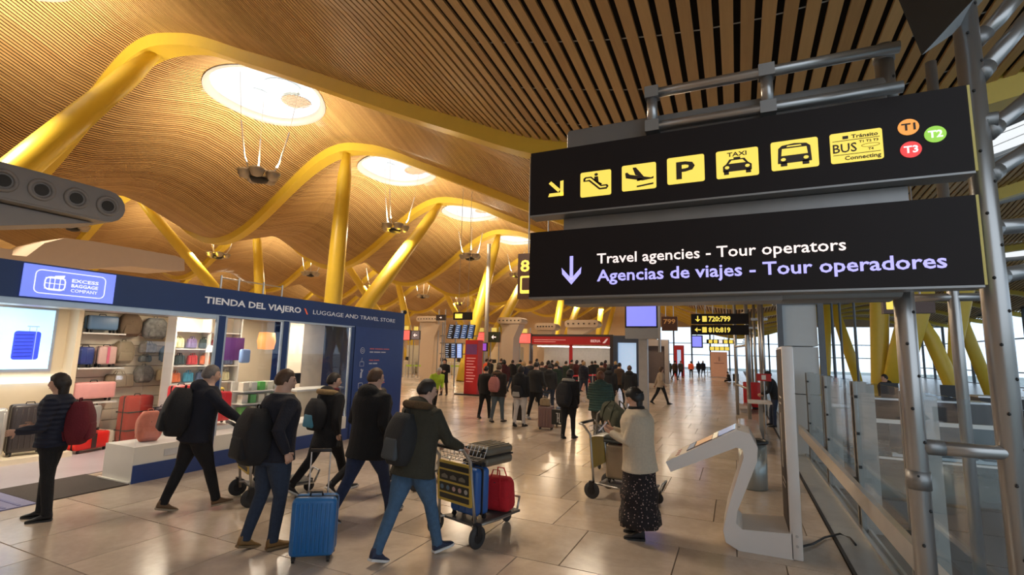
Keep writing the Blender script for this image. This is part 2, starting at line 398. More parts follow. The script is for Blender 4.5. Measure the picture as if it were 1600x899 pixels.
# ================================================================ hanging luminaires
LAMPM = mat('lamp_alu', (.42, .38, .32), .3, metal=.7)
WIRE = mat('pale_rod', (.85, .82, .74), .4, var=.03)
def luminaire(label, hx, hy, hz):
    t = thing('ring_luminaire', label, 'light fixture', (hx, hy, hz), group='luminaires hanging below the skylights')
    for q in range(5):
        a = 2*PI*q/5+.4; c = V(.55*math.cos(a), .55*math.sin(a), -.05)
        MB().lathe([(.05, -.26), (.2, -.2), (.3, .02), (.31, .1), (.27, .1), (.2, .0)], c, 12).build('lamp_bowl', LAMPM, t, True)
    MB().lathe([(.1, -.4), (.3, -.34), (.36, -.22), (.2, -.15)], (0, 0, 0), 14).build('lamp_bowl', BLACK, t, True)
    MB().tube([V(.55*math.cos(2*PI*q/16), .55*math.sin(2*PI*q/16), .02) for q in range(16)], .03, 6, True).build('ring', LAMPM, t, True)
    for q in range(3):
        a = 2*PI*q/3+.5; d = V(math.cos(a), math.sin(a), 0)
        MB().tube([d*.5, d*.75+V(0, 0, .5), d*1.05+V(0, 0, 1.9)], [.035, .035, .03], 6).build('hanger_rod', WIRE, t, True)
        MB().tube([d*1.05+V(0, 0, 1.9), d*1.3+V(0, 0, Z(hx, hy)-hz-.1)], .008, 4).build('cable', LAMPM, t)
    return t
ll = luminaire('silver ring luminaire under the nearest, largest round skylight', -17.9, 13.5, 9.25)
names = ['ring luminaire below the second skylight, between the two yellow columns', 'ring luminaire below the third skylight from the left', 'ring luminaire below the fourth skylight, left of the gate 8 sign']
for k in range(1, 6):
    dup(ll, (-17.9, 13.5+9*k, 9.25), .3*k, label=names[k-1] if k < 4 else ('small' if k == 4 else 'smallest')+' distant ring luminaire at the far end of the near row of skylights')
for k in range(0, 6):
    dup(ll, (-35.6, 15+9*k, 9.0), .4*k, label=('ring luminaire in the far row, low above the beige duct behind the store' if k == 0 else 'ring luminaire of the far row right of the thin yellow column over the store' if k == 1 else 'ring luminaire in the far roof bay, %s from the left over the check-in hall' % ('', '', 'third', 'fourth', 'fifth', 'last')[k]))
# ================================================================ inclined columns
def column(x, yt, yb, label, xb=None, zb=0, r=.42, group='yellow inclined columns'):
    zt = Z(x, yt)-.25; xb = x if xb is None else xb
    base = V(xb, yb, zb); top = V(x, yt, zt); d = top-base
    t = thing('inclined_column', label, 'column', base, group=group)
    n = 10; pts = [d*(i/n) for i in range(n+1)]; rr = [r*(.55+.45*math.sin(PI*min(1, (.12+i/n*.95)))**.5) for i in range(n+1)]
    rr[-1] = r*.45; rr[-2] = r*.8
    MB().tube(pts, rr, 20).build('shaft', YEL, t, True)
    h = MB(); dn = d.normalized(); h.cyl(d-dn*.15, d+dn*.1, .1, .1, 10); h.cbox(tuple(d+V(0, 0, .02)), (.5, .34, .1)); h.build('pin_joint', mat('pin_steel', (.35, .24, .04), .4, metal=.4), t)
    return t
column(-17.8, 9, 2.3, 'thick yellow column leaning over the grey nozzle duct, upper left')
column(-17.6, 18, 18.4, 'thick upright yellow column rising behind the blue store sign', xb=-18.3)
column(-17.8, 27, 16.4, 'thick yellow column leaning right behind the end of the store sign')
column(-17.8, 36, 30.6, 'upright yellow column beside the grey mast over the check-in hall')
column(-17.8, 45, 32., 'yellow column leaning right between the grey mast and the hanging gate sign')
for yt, yb in ((54, 49), (63, 50), (72, 67), (81, 68)): column(-17.8, yt, yb, 'distant yellow column of the near row leaning %s, %s the check-in signs' % ('left' if yt-yb < 10 else 'right', 'beyond' if yt < 65 else 'far behind'))
column(-35.6, 18, 31, 'yellow column leaning left above the word TIENDA on the store sign')
column(-35.6, 27, 29, 'thin upright yellow column above the store fascia, left of the thick one')
column(-35.6, 36, 50, 'yellow column leaning left above the end of the store fascia')
column(-35.6, 45, 50.5, 'thin yellow column just right of the store end, in the far row')
for yt, yb in ((54, 68), (63, 67.)): column(-35.6, yt, yb, 'distant yellow column of the far row leaning %s over the check-in desks' % ('steeply left' if yt < 60 else 'gently left'))
# right-hand hall columns seen through the glass
def yshape(name, pts, rr, label, flat=.5, group='yellow columns beyond the glass'):
    b = Vector(pts[0]); t = thing('slanted_column', label, 'column', b, group=group)
    MB().tube([Vector(p)-b for p in pts], rr, 16, flat=flat, side=(1, 0, 0)).build('shaft', YEL, t, True); return t
yshape('c', [(5.0, 24, -4.4), (5.15, 24, 1.0), (5.35, 24, 4.6), (5.4, 24, 6.9)], [.25, .3, .33, .25], 'upright yellow column behind the gate sign, seen through the glass')
yshape('c', [(5.2, 23.6, .8), (5.9, 23.6, 2.5), (6.5, 23.6, 4.6), (7.2, 24, 7.8)], [.15, .48, .5, .3], 'broad yellow blade column left of the nearest grey pole', .3)
yshape('c', [(8.7, 24, -4.4), (7.9, 24, -.5), (6.9, 24, 3.0), (6.0, 24, 5.0), (5.6, 24, 6.7)], [.2, .28, .26, .2, .15], 'yellow column crossing down to the right behind the grey poles', .8)
yshape('c', [(7.35, 24.4, .6), (7.7, 24.4, 2.6), (8.1, 24.4, 5.0), (8.5, 24.4, 8.4)], [.1, .22, .4, .3], 'tall yellow blade column between the two grey poles', .4)
yshape('c', [(3.7, 30, -4.4), (4.2, 30, 2), (4.4, 30, 5.8)], [.2, .25, .25], 'slim yellow column just right of the dark lift frame')
yshape('c', [(5.9, 30.2, -.5), (5.3, 30.2, 2.5), (4.6, 30.2, 5.5)], [.15, .25, .2], 'pale yellow strut leaning left of the upright yellow column')
yshape('c', [(17, 45, -4.4), (15, 45, 4.), (13.5, 45, 10.4)], [.4, .4, .3], 'yellow column far right at the window front')
# ================================================================ FLOOR
MARB = marble_mat('marble', (.62, .515, .42), (.43, .345, .27), .17)
JOINT = mat('floor_joint', (.20, .155, .12), .7)
floor = struct('floor', (0, 0, 0))
MB().box((-61, -3, -.35), (1.45, 92, -.012)).build('floor_slab', JOINT, floor)
def tile(mb, x0, x1, y0, y1, dz=0.):
    g = .0025; x0 += g; x1 -= g; y0 += g; y1 -= g; c = .004; z = dz
    vs = [(x0, y0, -.02), (x1, y0, -.02), (x1, y1, -.02), (x0, y1, -.02), (x0+c, y0+c, z), (x1-c, y0+c, z), (x1-c, y1-c, z), (x0+c, y1-c, z)]
    mb.add(vs, [(4, 5, 6, 7), (0, 1, 5, 4), (1, 2, 6, 5), (2, 3, 7, 6), (3, 0, 4, 7)])
XR = .96; cnt = 0; farT = MB(); rowsY = [(-3+j*1.08+.31) for j in range(88)]
rr_ = random.Random(3)
for j, y0 in enumerate(rowsY):
    off = (j % 2)*.45+rr_.choice((0, 0, .3)); near = y0 < 19
    x1 = XR; w_ = 1.02; first = w_-off if off else w_
    while x1 > -60.5:
        ww = first; first = w_; x0 = x1-ww
        vis = near and y0 > 1.6 and x0 > -10.5-y0*.35 and x0 < 1.0 and cnt < 297
        if vis:
            m_ = MB(); tile(m_, x0, x1, y0, y0+1.08, rr_.uniform(-.0006, .0006)); m_.build('tile', MARB, floor); cnt += 1
        else: tile(farT, x0, x1, y0, y0+1.08)
        x1 = x0
farT.build('tile_field', MARB, floor, kind='stuff')
# metal channel along the glass
MB().box((.965, 1, -.02), (1.0, 60, .012)).build('joint_strip', BLACK, floor)
PLATE = mat('floor_plate', (.42, .44, .45), .35, metal=.3)
for y in range(0, 30): MB().box((1.0, 1+y*2.2, -.02), (1.45, 1+y*2.2+2.19, .006)).build('metal_plate', PLATE, floor)
MB().box((1.30, 1, 0), (1.34, 60, .05)).box((1.39, 1, 0), (1.42, 60, .05)).build('glass_channel', STEEL, floor)
# decks beyond the glass
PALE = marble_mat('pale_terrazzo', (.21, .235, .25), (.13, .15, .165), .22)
BRN = mat('brown_edge', (.10, .075, .06), .6)
deck = struct('floor_far_deck')
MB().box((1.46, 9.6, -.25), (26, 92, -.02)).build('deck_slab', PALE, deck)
MB().box((1.46, 9.4, -1.5), (26, 9.62, 0.0)).build('deck_edge', BRN, deck)
for k in range(3): MB().box((1.46, 9.36, -.35-.4*k), (26, 9.42, -.31-.4*k)).build('edge_rib', BRN, deck)
low = struct('floor_lower', (0, 0, -4.6))
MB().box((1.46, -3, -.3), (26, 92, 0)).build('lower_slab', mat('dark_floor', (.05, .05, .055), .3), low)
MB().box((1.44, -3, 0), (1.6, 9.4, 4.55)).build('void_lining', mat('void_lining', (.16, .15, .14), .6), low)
# ================================================================ walls
HW = mat('warm_wall', (.55, .42, .30), .7)
wl = struct('wall_left'); MB().box((-61.5, -3, 0), (-61, 92, 14)).build('wall_face', HW, wl)
wb = struct('wall_back'); MB().box((-61, 91.5, 0), (-13, 92, 14.5)).build('wall_face', HW, wb)
wk = struct('wall_near'); MB().box((-61, -3.4, 0), (1.4, -3, 14)).build('wall_face', HW, wk)
MUL = mat('dark_mullion', (.05, .06, .07), .5)
def facade(name, o, u, length, z0, z1, step, hs, gm=True):
    s_ = struct(name); f = Fr(o, u, (0, 0, 1)); nn = int(length/step)
    for i in range(nn+1): MB().box((i*step-.12, z0, -.12), (i*step+.12, z1, .12), f).build('mullion', MUL, s_)
    for h in hs: MB().box((0, h-.06, -.08), (length, h+.06, .08), f).build('transom', MUL, s_)
    for i in range(nn): MB().box((i*step+.12, z0, -.01), ((i+1)*step-.12, z1, .01), f).build('pane', glass('facade_glass', (.93, .97, 1.)), s_)
    return s_
facade('window_right', (24.5, -3, 0), (0, 1, 0), 95, -4.6, 7.6, 4, (0.0, 1.4, 4.6, 7.4))
facade('window_end', (-13, 91.8, 0), (1, 0, 0), 37, 0, 7.5, 3.0, (2.6, 4.6))
wu = struct('wall_upper'); MB().box((24.3, 1, 7.5), (24.8, 92, 10.5)).build('wall_face', GREY, wu); MB().box((-13, 91.6, 7.4), (26, 92, 13)).build('wall_face', HW, wu)
gr = struct('floor_outside', (0, 0, -5)); MB().box((-200, -60, -.2), (400, 400, 0)).build('apron', mat('apron', (.22, .25, .24), .9, scale=.05, var=.3), gr)
# ================================================================ glass barrier
BR = mat('clamp_steel', (.30, .29, .27), .35, metal=.7)
gb = thing('glass_barrier', 'clear glass barrier with steel posts along the right edge of the floor', 'barrier', (1.36, 7, 0))
yp = [3.35, 5.53, 7.65, 9.95, 12.2]
for y in yp:
    p_ = MB().box((1.33, y-.16, 0), (1.47, y-.12, 1.8)).box((1.33, y+.00, 0), (1.47, y+.05, 1.8)).box((1.375, y-.14, 0), (1.55, y+.03, 1.77)).build('post', BR, gb, world=True)
    for z in (.35, .75, 1.15, 1.6): MB().box((1.335, y-.18, z), (1.345+.02, y+.07, z+.035)).build('clamp', BLACK, p_, world=True)
for a, b in zip(yp[:-1], yp[1:]): MB().box((1.355, a+.06, .05), (1.37, b-.17, 1.82)).build('glass_pane', glass('clear_glass'), gb, world=True)
MB().box((1.355, 1.2, .05), (1.37, yp[0]-.17, 1.82)).build('glass_pane', glass('clear_glass'), gb, world=True)
rl = thing('bumper_rail', 'low flat steel bumper rail running along the glass barrier', 'rail', (1.2, 8, 0))
MB().box((1.17, 2.0, .50), (1.23, 12.4, .68)).build('bar', mat('bumper_steel', (.60, .57, .53), .3, metal=.55), rl, world=True)
for y in yp[:]: MB().box((1.23, y-.03, .56), (1.335, y+.0, .62)).build('bracket', BR, rl, world=True)
g2 = thing('glass_balustrade', 'glass balustrade with a white handrail on the deck beyond the void', 'barrier', (10, 9.7, 0))
MB().box((1.7, 9.70, 1.1), (24, 9.76, 1.16)).build('handrail', WHITE, g2, world=True)
MB().box((1.7, 9.70, .55), (24, 9.74, .58)).build('middle_rail', WHITE, g2, world=True)
for k in range(11): MB().box((1.8+2*k, 9.68, 0), (1.86+2*k, 9.74, 1.15)).build('post', STEEL, g2, world=True)
for k in range(10): MB().box((1.88+2*k, 9.72, .06), (3.78+2*k, 9.73, 1.1)).build('glass_pane', glass('clear_glass'), g2, world=True)
# things standing on the deck beyond the glass
DKC = mat('deck_counter', (.055, .055, .06), .5); DKS = mat('seat_slate', (.05, .07, .09), .5)
for k, (x, y, l, lab) in enumerate(((3.2, 16.5, 2.6, 'long dark counter on the deck beyond the glass, nearest'), (6.8, 20, 3.2, 'dark counter on the deck behind the slanted yellow columns'), (10.5, 26, 4., 'dark counter farther right on the deck'))):
    t = thing('deck_counter', lab, 'counter', (x, y, 0)); MB().box((0, 0, -.02), (l, .7, 1.05)).build('counter_body', DKC, t); MB().box((-.05, -.05, 1.05), (l+.05, .75, 1.1)).build('counter_top', STEEL, t)
    for q in range(2): MB().box((.4+q*l*.5, .2, 1.1), (.8+q*l*.5, .25, 1.5)).build('monitor', BLACK, t)
for k, (x, y, lab) in enumerate(((2.6, 11.6, 'row of dark seats just beyond the glass balustrade'), (5.6, 13.2, 'second row of dark seats beyond the balustrade'), (8.8, 15.2, 'third row of dark seats near the right edge'))):
    t = thing('seat_row', lab, 'seat', (x, y, -.02))
    for q in range(4):
        MB().rbox((.3+.6*q, 0, .45), (.54, .5, .06), .02, 2).build('seat', DKS, t, 'auto'); MB().rbox((.3+.6*q, .26, .72), (.54, .05, .5), .02, 2).build('backrest', DKS, t, 'auto')
    MB().box((0, -.03, .34), (2.4, .03, .41)).build('beam_bar', STEEL, t)
    for q in (.4, 2.0): MB().box((q-.03, -.25, 0), (q+.03, .25, .04)).box((q-.03, -.03, .04), (q+.03, .03, .34)).build('leg', STEEL, t)
# lift shaft
lf = thing('lift_shaft', 'pale grey lift shaft in a dark steel frame behind the tall totem', 'lift', (1.3, 13.2, 0))
LP = mat('lift_panel', (.50, .56, .60), .3, var=.04)
for z0, z1 in ((.0, 1.3), (1.32, 2.35), (2.37, 3.4)): MB().box((.98, 12.7, z0), (1.66, 13.9, z1)).build('panel', LP, lf, world=True)
FRM = mat('dark_frame', (.10, .12, .15), .4)
for x in (.88, 1.68): MB().box((x, 12.62, 0), (x+.11, 12.75, 3.62)).build('frame_post', FRM, lf, world=True)
MB().box((.88, 12.6, 3.42), (2.5, 14, 3.64)).build('top_frame', FRM, lf, world=True)
MB().box((.98, 12.62, 3.3), (1.68, 12.7, 3.42)).build('top_rail', FRM, lf, world=True)
for x in (2.0, 2.15, 2.42): MB().cyl((x, 13, -4), (x, 13, 3.42), .025).build('guide_rail', FRM, lf, world=True)
# ================================================================ SIGN GANTRY
ALU = mat('gantry_alu', (.40, .40, .40), .30, metal=.8, var=.06, scale=3)
SLV = mat('sleeve', (.26, .26, .26), .4, metal=.7)
SIGNBK = mat('sign_black', (.013, .009, .009), .5, var=.1, spec=.2)
SIGNY = mat('sign_yellow', (.85, .66, .10), .5, var=.05, emit=.85)
INK = mat('pictogram_ink', (.035, .02, .01), .5)
BACK = mat('backing_grey', (.20, .195, .19), .4, metal=.35, var=.06)
def px3(px, py, y): p = aty(px, py, y); return p
gan = thing('tube_gantry', 'grey steel tube gantry carrying the two long black signs', 'gantry', (.9, 3.3, 0))
MB().rbox((-.115, 3.27, 3.013), (1.87, .22, 1.255), .03, 2).build('backing_box', BACK, gan, 'auto', world=True)
MB().box((-1.04, 3.125, 2.385), (.25, 3.30, 2.42)).box((-1.04, 3.10, 2.89), (.85, 3.16, 2.97)).build('cable_tray', SLV, gan, world=True)
def tb(name, pts, r, m=ALU, n=16): return MB().tube([Vector(p) for p in pts], r, n).build(name, m, gan, True, world=True)
yT = 3.08
for z in (3.745, 3.515): tb('rail_tube', [(-.44, yT, z), (.86, yT, z)], .032)
for x in (-.44, .22): tb('upright_tube', [(x, yT, 3.515), (x, yT, 3.745)], .033)
for x, z in ((-.44, 3.745), (-.44, 3.515), (.22, 3.745), (.22, 3.515)):
    MB().cbox((x, yT, z), (.085, .078, .075)).build('coupling', SLV, gan, world=True)
pA = px3(1422, 590, 3.22); pB = px3(1556, 480, 3.22); XA, XB = pA.x, pB.x
tb('pole', [(XA, 3.22, 0), (XA, 3.22, 3.80)], .046, n=24)
tb('pole', [(XB, 3.22, 0), (XB, 3.22, 4.75)], .054, n=24)
for z in (1.42, 3.5, 3.75): MB().cyl((XA, 3.22, z), (XA, 3.22, z+.09), .052, n=20).build('coupling', SLV, gan, True, world=True)
bolt = MB()
for xx, r_ in ((XA, .046), (XB, .054)):
    for k in range(26):
        z = .5+k*.165
        if xx == XA and z > 3.7: break
        a = -PI/2-.25+(k % 2)*.9; bolt.ball((xx+r_*math.cos(a), 3.22+r_*math.sin(a), z), .009, 6, 4)
bolt.build('bolt', BLACK, gan, True, world=True, kind='stuff')
def br(pp, r, y0=3.22, y1=3.9):
    pts = [px3(q[0], q[1], y0+(y1-y0)*i/(len(pp)-1)) for i, q in enumerate(pp)]; tb('branch_tube', pts, r)
    MB().cyl(pts[0]-(pts[1]-pts[0]).normalized()*.02, pts[0]+(pts[1]-pts[0]).normalized()*.09, r*1.12, n=16).build('coupling', SLV, gan, True, world=True)
br([(1530, 118), (1600, 35), (1680, -60)], .042)
br([(1522, 192), (1555, 187)], .036, 3.22, 3.2)
br([(1545, 207), (1600, 160), (1690, 80)], .04, 3.22, 3.9)
br([(1545, 275), (1600, 238), (1700, 170)], .04)
br([(1540, 358), (1600, 352), (1700, 338)], .042)
br([(1552, 434), (1600, 424), (1700, 400)], .042)
br([(1440, 698), (1530, 706), (1700, 716)], .034, 3.22, 3.2)
br([(1520, 70), (1560, 30), (1600, -20)], .04, 3.4, 3.4)
for (a, b, c, d, y, r) in ((1487, 440, 1512, 930, 4.6, .036), (1537, 440, 1548, 930, 5.2, .03)):
    p, q = px3(a, b, y), px3(c, d, y); tb('thin_pole', [(p.x, y, 4.4), (p.x, y, 0)], r)
p, q = px3(1425, 466, 4.6), px3(1540, 464, 4.6); tb('thin_tube', [p, q], .03)
# the two signs
def signbox(name, label, x0, x1, y, z0, z1, d=.12, extra=None, edge=True):
    t = thing(name, label, 'sign', ((x0+x1)/2, y, z0))
    MB().box((x0, y, z0), (x1, y+d, z1)).build('housing', SIGNBK, t, world=True)
    if edge:
        MB().box((x0, y-.004, z0-.012), (x1, y+d, z0-.001)).build('bottom_trim', SLV, t, world=True)
        MB().box((x1+.001, y, z0), (x1+.012, y+d, z1)).build('end_cap', mat('end_cap_yellow', (.6, .5, .12), .4), t, world=True)
    return t, Fr((0, y-.001, 0), (1, 0, 0), (0, 0, 1))
s1, F1 = signbox('direction_sign', 'long black airport sign with seven yellow pictograms and an arrow', -1.25, 1.09, 3.0, 2.985, 3.43)
s2, F2 = signbox('direction_sign', 'long black sign lettered for travel agencies and tour operators', -1.245, 1.08, 3.0, 2.425, 2.865)
def rr2(x0, y0, x1, y1, r, seg=4):
    pts = []
    for cx_, cy_, a0 in ((x1-r, y0+r, -PI/2), (x1-r, y1-r, 0), (x0+r, y1-r, PI/2), (x0+r, y0+r, PI)):
        for k in range(seg+1): a = a0+PI/2*k/seg; pts.append((cx_+r*math.cos(a), cy_+r*math.sin(a)))
    return pts
def circ(cx_, cy_, r, n=16, ry=None): return [(cx_+r*math.cos(2*PI*k/n), cy_+(ry or r)*math.sin(2*PI*k/n)) for k in range(n)]
ICON = {
 'escalator': [[(.10, .62), (.10, .74), (.16, .80), (.36, .80), (.70, .42), (.88, .42), (.92, .34), (.86, .24), (.62, .24), (.28, .62)], circ(.52, .86, .06, 10), [(.46, .78), (.58, .78), (.60, .56), (.72, .46), (.66, .42), (.46, .62)]],
 'plane': [[(.10, .70), (.16, .72), (.24, .62), (.86, .42), (.93, .47), (.92, .38), (.60, .34), (.12, .50)], [(.40, .58), (.32, .88), (.42, .88), (.66, .47)], [(.46, .44), (.44, .34), (.52, .34), (.64, .42)], [(.44, .10), (.44, .16), (.92, .22), (.92, .16)]],
 'taxi': [[(.16, .22), (.16, .42), (.24, .50), (.32, .66), (.68, .66), (.76, .50), (.84, .42), (.84, .22)], [(.18, .12), (.18, .26), (.30, .26), (.30, .12)], [(.70, .12), (.70, .26), (.82, .26), (.82, .12)], [(.42, .66), (.42, .72), (.58, .72), (.58, .66)]],
 'bus': [[(.14, .22), (.16, .74), (.24, .84), (.50, .88), (.76, .84), (.84, .74), (.86, .22)], [(.20, .12), (.20, .26), (.34, .26), (.34, .12)], [(.66, .12), (.66, .26), (.80, .26), (.80, .12)]],
}
CUT = {'escalator': [[(.17, .66), (.17, .71), (.20, .74), (.34, .74), (.67, .36), (.84, .36), (.85, .31), (.65, .30), (.31, .68)]],
 'taxi': [[(.30, .50), (.37, .61), (.63, .61), (.70, .50)], circ(.26, .37, .055, 10), circ(.74, .37, .055, 10)],
 'bus': [[(.22, .48), (.24, .72), (.76, .72), (.78, .48)], circ(.26, .35, .055, 10), circ(.74, .35, .055, 10), [(.34, .77), (.36, .81), (.64, .81), (.66, .77)]]}
def picto(kind, x0, y0, x1, y1):
    a, b = px3(x0, y1, 3.0), px3(x1, y0, 3.0); cx_ = (a.x+b.x)/2; cz_ = (a.z+b.z)/2
    ax, bx = a.x, b.x; h = .168; z0 = cz_-h/2
    wd = bx-ax
    pl = MB().poly(rr2(ax, z0, bx, z0+h, .012), F1, .0, .003).build('pictogram_panel', SIGNY, s1, world=True)
    mp = lambda P: [(ax+wd*u, z0+h*v) for u, v in P]
    if kind in ICON:
        m_ = MB(); [m_.poly(mp(P), F1, .003, .0045) for P in ICON[kind]]; m_.build('pictogram', INK, pl, world=True)
    if kind in CUT:
        m_ = MB(); [m_.poly(mp(P), F1, .0045, .006) for P in CUT[kind]]; m_.build('pictogram_inset', SIGNY, pl, world=True)
    return pl, ax, z0, wd, h
picto('escalator', 907, 262, 955, 312); picto('plane', 972, 250, 1025, 303)
pl, ax, z0, wd, h = picto('P', 1043, 237, 1100, 293); text('P', F1, ax+wd*.25, z0+h*.18, h*.64, INK, pl, wd*.5, .03, c=.003)
pl, ax, z0, wd, h = picto('taxi', 1120, 225, 1184, 285); text('TAXI', F1, ax+wd*.27, z0+h*.76, h*.15, INK, pl, wd*.46, .02, c=.003)
picto('bus', 1206, 210, 1277, 272)
pl, ax, z0, wd, h = picto('conn', 1299, 195, 1377, 262)
text('Tránsito', F1, ax+wd*.42, z0+h*.78, h*.12, INK, pl, wd*.50, .02, c=.003)
text('BUS', F1, ax+wd*.05, z0+h*.34, h*.30, INK, pl, wd*.46, .01, c=.003)
text('T1 T2 T3', F1, ax+wd*.56, z0+h*.60, h*.075, INK, pl, wd*.36, .02, c=.003)
text('T4', F1, ax+wd*.72, z0+h*.33, h*.075, INK, pl, wd*.10, .02, c=.003)
text('Connecting', F1, ax+wd*.27, z0+h*.08, h*.13, INK, pl, wd*.68, .02, c=.003)
m_ = MB()
for z in (.72, .255): m_.poly([(ax+wd*.05, z0+h*z), (ax+wd*.95, z0+h*z), (ax+wd*.95, z0+h*(z+.018)), (ax+wd*.05, z0+h*(z+.018))], F1, .003, .0045)
m_.tube([F1.p(ax+wd*.77+wd*.17*math.cos(2*PI*k/20), z0+h*.49+h*.055*math.sin(2*PI*k/20), .004) for k in range(20)], .0012, 4, True)
m_.poly([(ax+wd*.25, z0+h*.78), (ax+wd*.25, z0+h*.88), (ax+wd*.36, z0+h*.88), (ax+wd*.36, z0+h*.78)], F1, .003, .0045)
m_.build('pictogram', INK, pl, world=True)
LET = {}
for nm, col, tc_, (px, py) in (('T1', (.9, .36, .07), INK, (1419, 199)), ('T2', (.30, .62, .07), WHITE, (1461, 210)), ('T3', (.85, .06, .06), WHITE, (1423, 234))):
    c_ = px3(px, py, 3.0); d_ = MB().poly(circ(c_.x, c_.z, .0445, 28, .043), F1, .0, .003).build('terminal_disc', mat('disc_'+nm.lower(), col, .5, emit=.7, var=.03), s1, world=True, label={'T1': 'orange disc', 'T2': 'green disc', 'T3': 'red disc'}[nm])
    text(nm, F1, c_.x-.029, c_.z-.017, .037, mat('white_backlit', (.95, .9, .9), .5, emit=.8) if nm != 'T1' else INK, d_, .058, .03, c=.003)
a_ = px3(868, 297, 3.0); m_ = MB()
for P in ([(-.048, .048), (-.030, .062), (.034, .0), (.020, -.018)], [(.034, .056), (.056, .060), (.056, -.045), (.034, -.045)], [(-.050, -.045), (.056, -.045), (.056, -.022), (-.042, -.022)]):
    m_.poly([(a_.x+u, a_.z+v) for u, v in P], F1, 0, .003)
m_.build('arrow', SIGNY, s1, world=True)
LILAC = mat('lilac_backlit', (.46, .43, .95), .5, emit=.85, var=.03); WHB = mat('warm_white_backlit', (.95, .82, .78), .5, emit=.85, var=.03)
a, b = px3(933, 413, 3.0), px3(1322, 390, 3.0); text('Travel agencies - Tour operators', F2, a.x, (a.z+b.z)/2, .066, WHB, s2, b.x-a.x, .012)
a, b = px3(933, 440, 3.0), px3(1480, 418, 3.0); text('Agencias de viajes - Tour operadores', F2, a.x, (a.z+b.z)/2, .074, LILAC, s2, b.x-a.x, .022)
a_ = px3(893, 423, 3.0); m_ = MB()
m_.poly([(a_.x-.011, a_.z-.06), (a_.x+.011, a_.z-.06), (a_.x+.011, a_.z+.095), (a_.x-.011, a_.z+.095)], F2, 0, .003)
m_.poly([(a_.x-.066, a_.z+.02), (a_.x-.062, a_.z-.022), (a_.x, a_.z-.092), (a_.x, a_.z-.052)], F2, 0, .003)
m_.poly([(a_.x+.066, a_.z+.02), (a_.x+.062, a_.z-.022), (a_.x, a_.z-.092), (a_.x, a_.z-.052)], F2, 0, .003)
m_.build('arrow', LILAC, s2, world=True)
# dark monitor at the top right
A, B, C_ = px3(1440, 86, 2.75), px3(1512, 8, 3.1), px3(1402, -5, 2.75)
mo = thing('hanging_monitor', 'black hanging monitor cut by the top edge beside the steel poles', 'monitor', A)
eu, ev = (B-A)*1.25, (C_-A)*2.2; dv = px3(1466, 78, 3.0)-A
def hexa(o, a, b, c): return MB().add([o, o+a, o+a+b, o+b, o+c, o+a+c, o+a+b+c, o+b+c], [(3, 2, 1, 0), (4, 5, 6, 7), (0, 1, 5, 4), (1, 2, 6, 5), (2, 3, 7, 6), (3, 0, 4, 7)])
hexa(A, eu, ev, dv*.04).build('screen', mat('screen_off', (.008, .005, .005), .25), mo, world=True)
hexa(A+dv*.05, eu, ev, dv*.95+eu*.25).build('case', mat('case_grey', (.33, .36, .38), .35, metal=.3), mo, world=True)
q = A+eu+dv; MB().tube([q, q+V(.1, .12, .25), q+V(.2, .3, .9)], .03, 10).build('bracket', ALU, mo, True, world=True)
# hanging gate signs
GATE = mat('gate_brown', (.075, .03, .018), .4)
def gate(name, label, px0, py0, px1, py1, y, lines, hcap, col=SIGNY, m=GATE, d=.12, txw=None):
    a, b = px3(px0, py1, y), px3(px1, py0, y); t = thing(name, label, 'sign', ((a.x+b.x)/2, y, a.z))
    MB().box((a.x, y, a.z), (b.x, y+d, b.z)).build('housing', m, t, world=True)
    f = Fr((a.x, y-.001, a.z), (1, 0, 0), (0, 0, 1)); W_, H_ = b.x-a.x, b.z-a.z
    for q_ in (.25, .75): MB().cyl((a.x+W_*q_, y+d/2, b.z), (a.x+W_*q_, y+d/2, Z(a.x+W_*q_, y)-.02 if not label.startswith('lower') else b.z+.1), .014, n=6).build('suspension_rod', ALU, t, world=True)
    return t, f, W_, H_
t, f, W_, H_ = gate('gate_sign', 'brown hanging gate sign with a yellow 8, left end of the long signs', 808, 393, 870, 467, 9.0, 0, 0)
text('8', f, .06, H_*.60, H_*.26, SIGNY, t, .2, .03)
m_ = MB(); m_.poly(rr2(.06, .1, .62, .46, .03), f, 0, .003); m_.build('seat_icon_panel', SIGNY, t, world=True)
MB().poly(rr2(.10, .17, .60, .42, .02), f, .003, .006).build('icon_inset', GATE, t, world=True)
def arrow2(f, x, z, s, d, m, par):
    m_ = MB(); ux, uz = d
    pt = lambda a, b: (x+(a*ux-b*uz)*s, z+(a*uz+b*ux)*s)
    m_.poly([pt(-.5, -.09), pt(.3, -.09), pt(.3, .09), pt(-.5, .09)], f, 0, .004); m_.poly([pt(.5, 0), pt(.05, .42), pt(.05, .2), pt(.25, 0)], f, 0, .004); m_.poly([pt(.5, 0), pt(.25, 0), pt(.05, -.2), pt(.05, -.42)], f, 0, .004)
    m_.build('arrow', m, par, world=True)
for (py0, py1, s, dr, lab) in ((490, 506.5, '720:799', (0, -1), 'upper of the two dark gate signs with yellow numbers 720 to 799'), (508, 523, '810:819', (-1, 0), 'lower of the two dark gate signs with yellow numbers 810 to 819')):
    t, f, W_, H_ = gate('gate_sign', lab, 1080, py0, 1170, py1, 14.0, 0, 0, m=SIGNBK)
    arrow2(f, W_*.12, H_*.5, H_*.6, dr, SIGNY, t)
    MB().poly(rr2(W_*.2, H_*.22, W_*.28, H_*.78, .01), f, 0, .004).build('icon_panel', SIGNY, t, world=True)
    text(s, f, W_*.31, H_*.26, H_*.5, SIGNY, t, W_*.38, .05)
t, f, W_, H_ = gate('gate_sign', 'small brown gate sign reading 799 right of the blue screen', 1034, 495, 1058, 517, 17.5, 0, 0)
text('799', f, W_*.12, H_*.5, H_*.34, mat('dim_number', (.35, .16, .05), .5, emit=.4), t, W_*.76, .03)
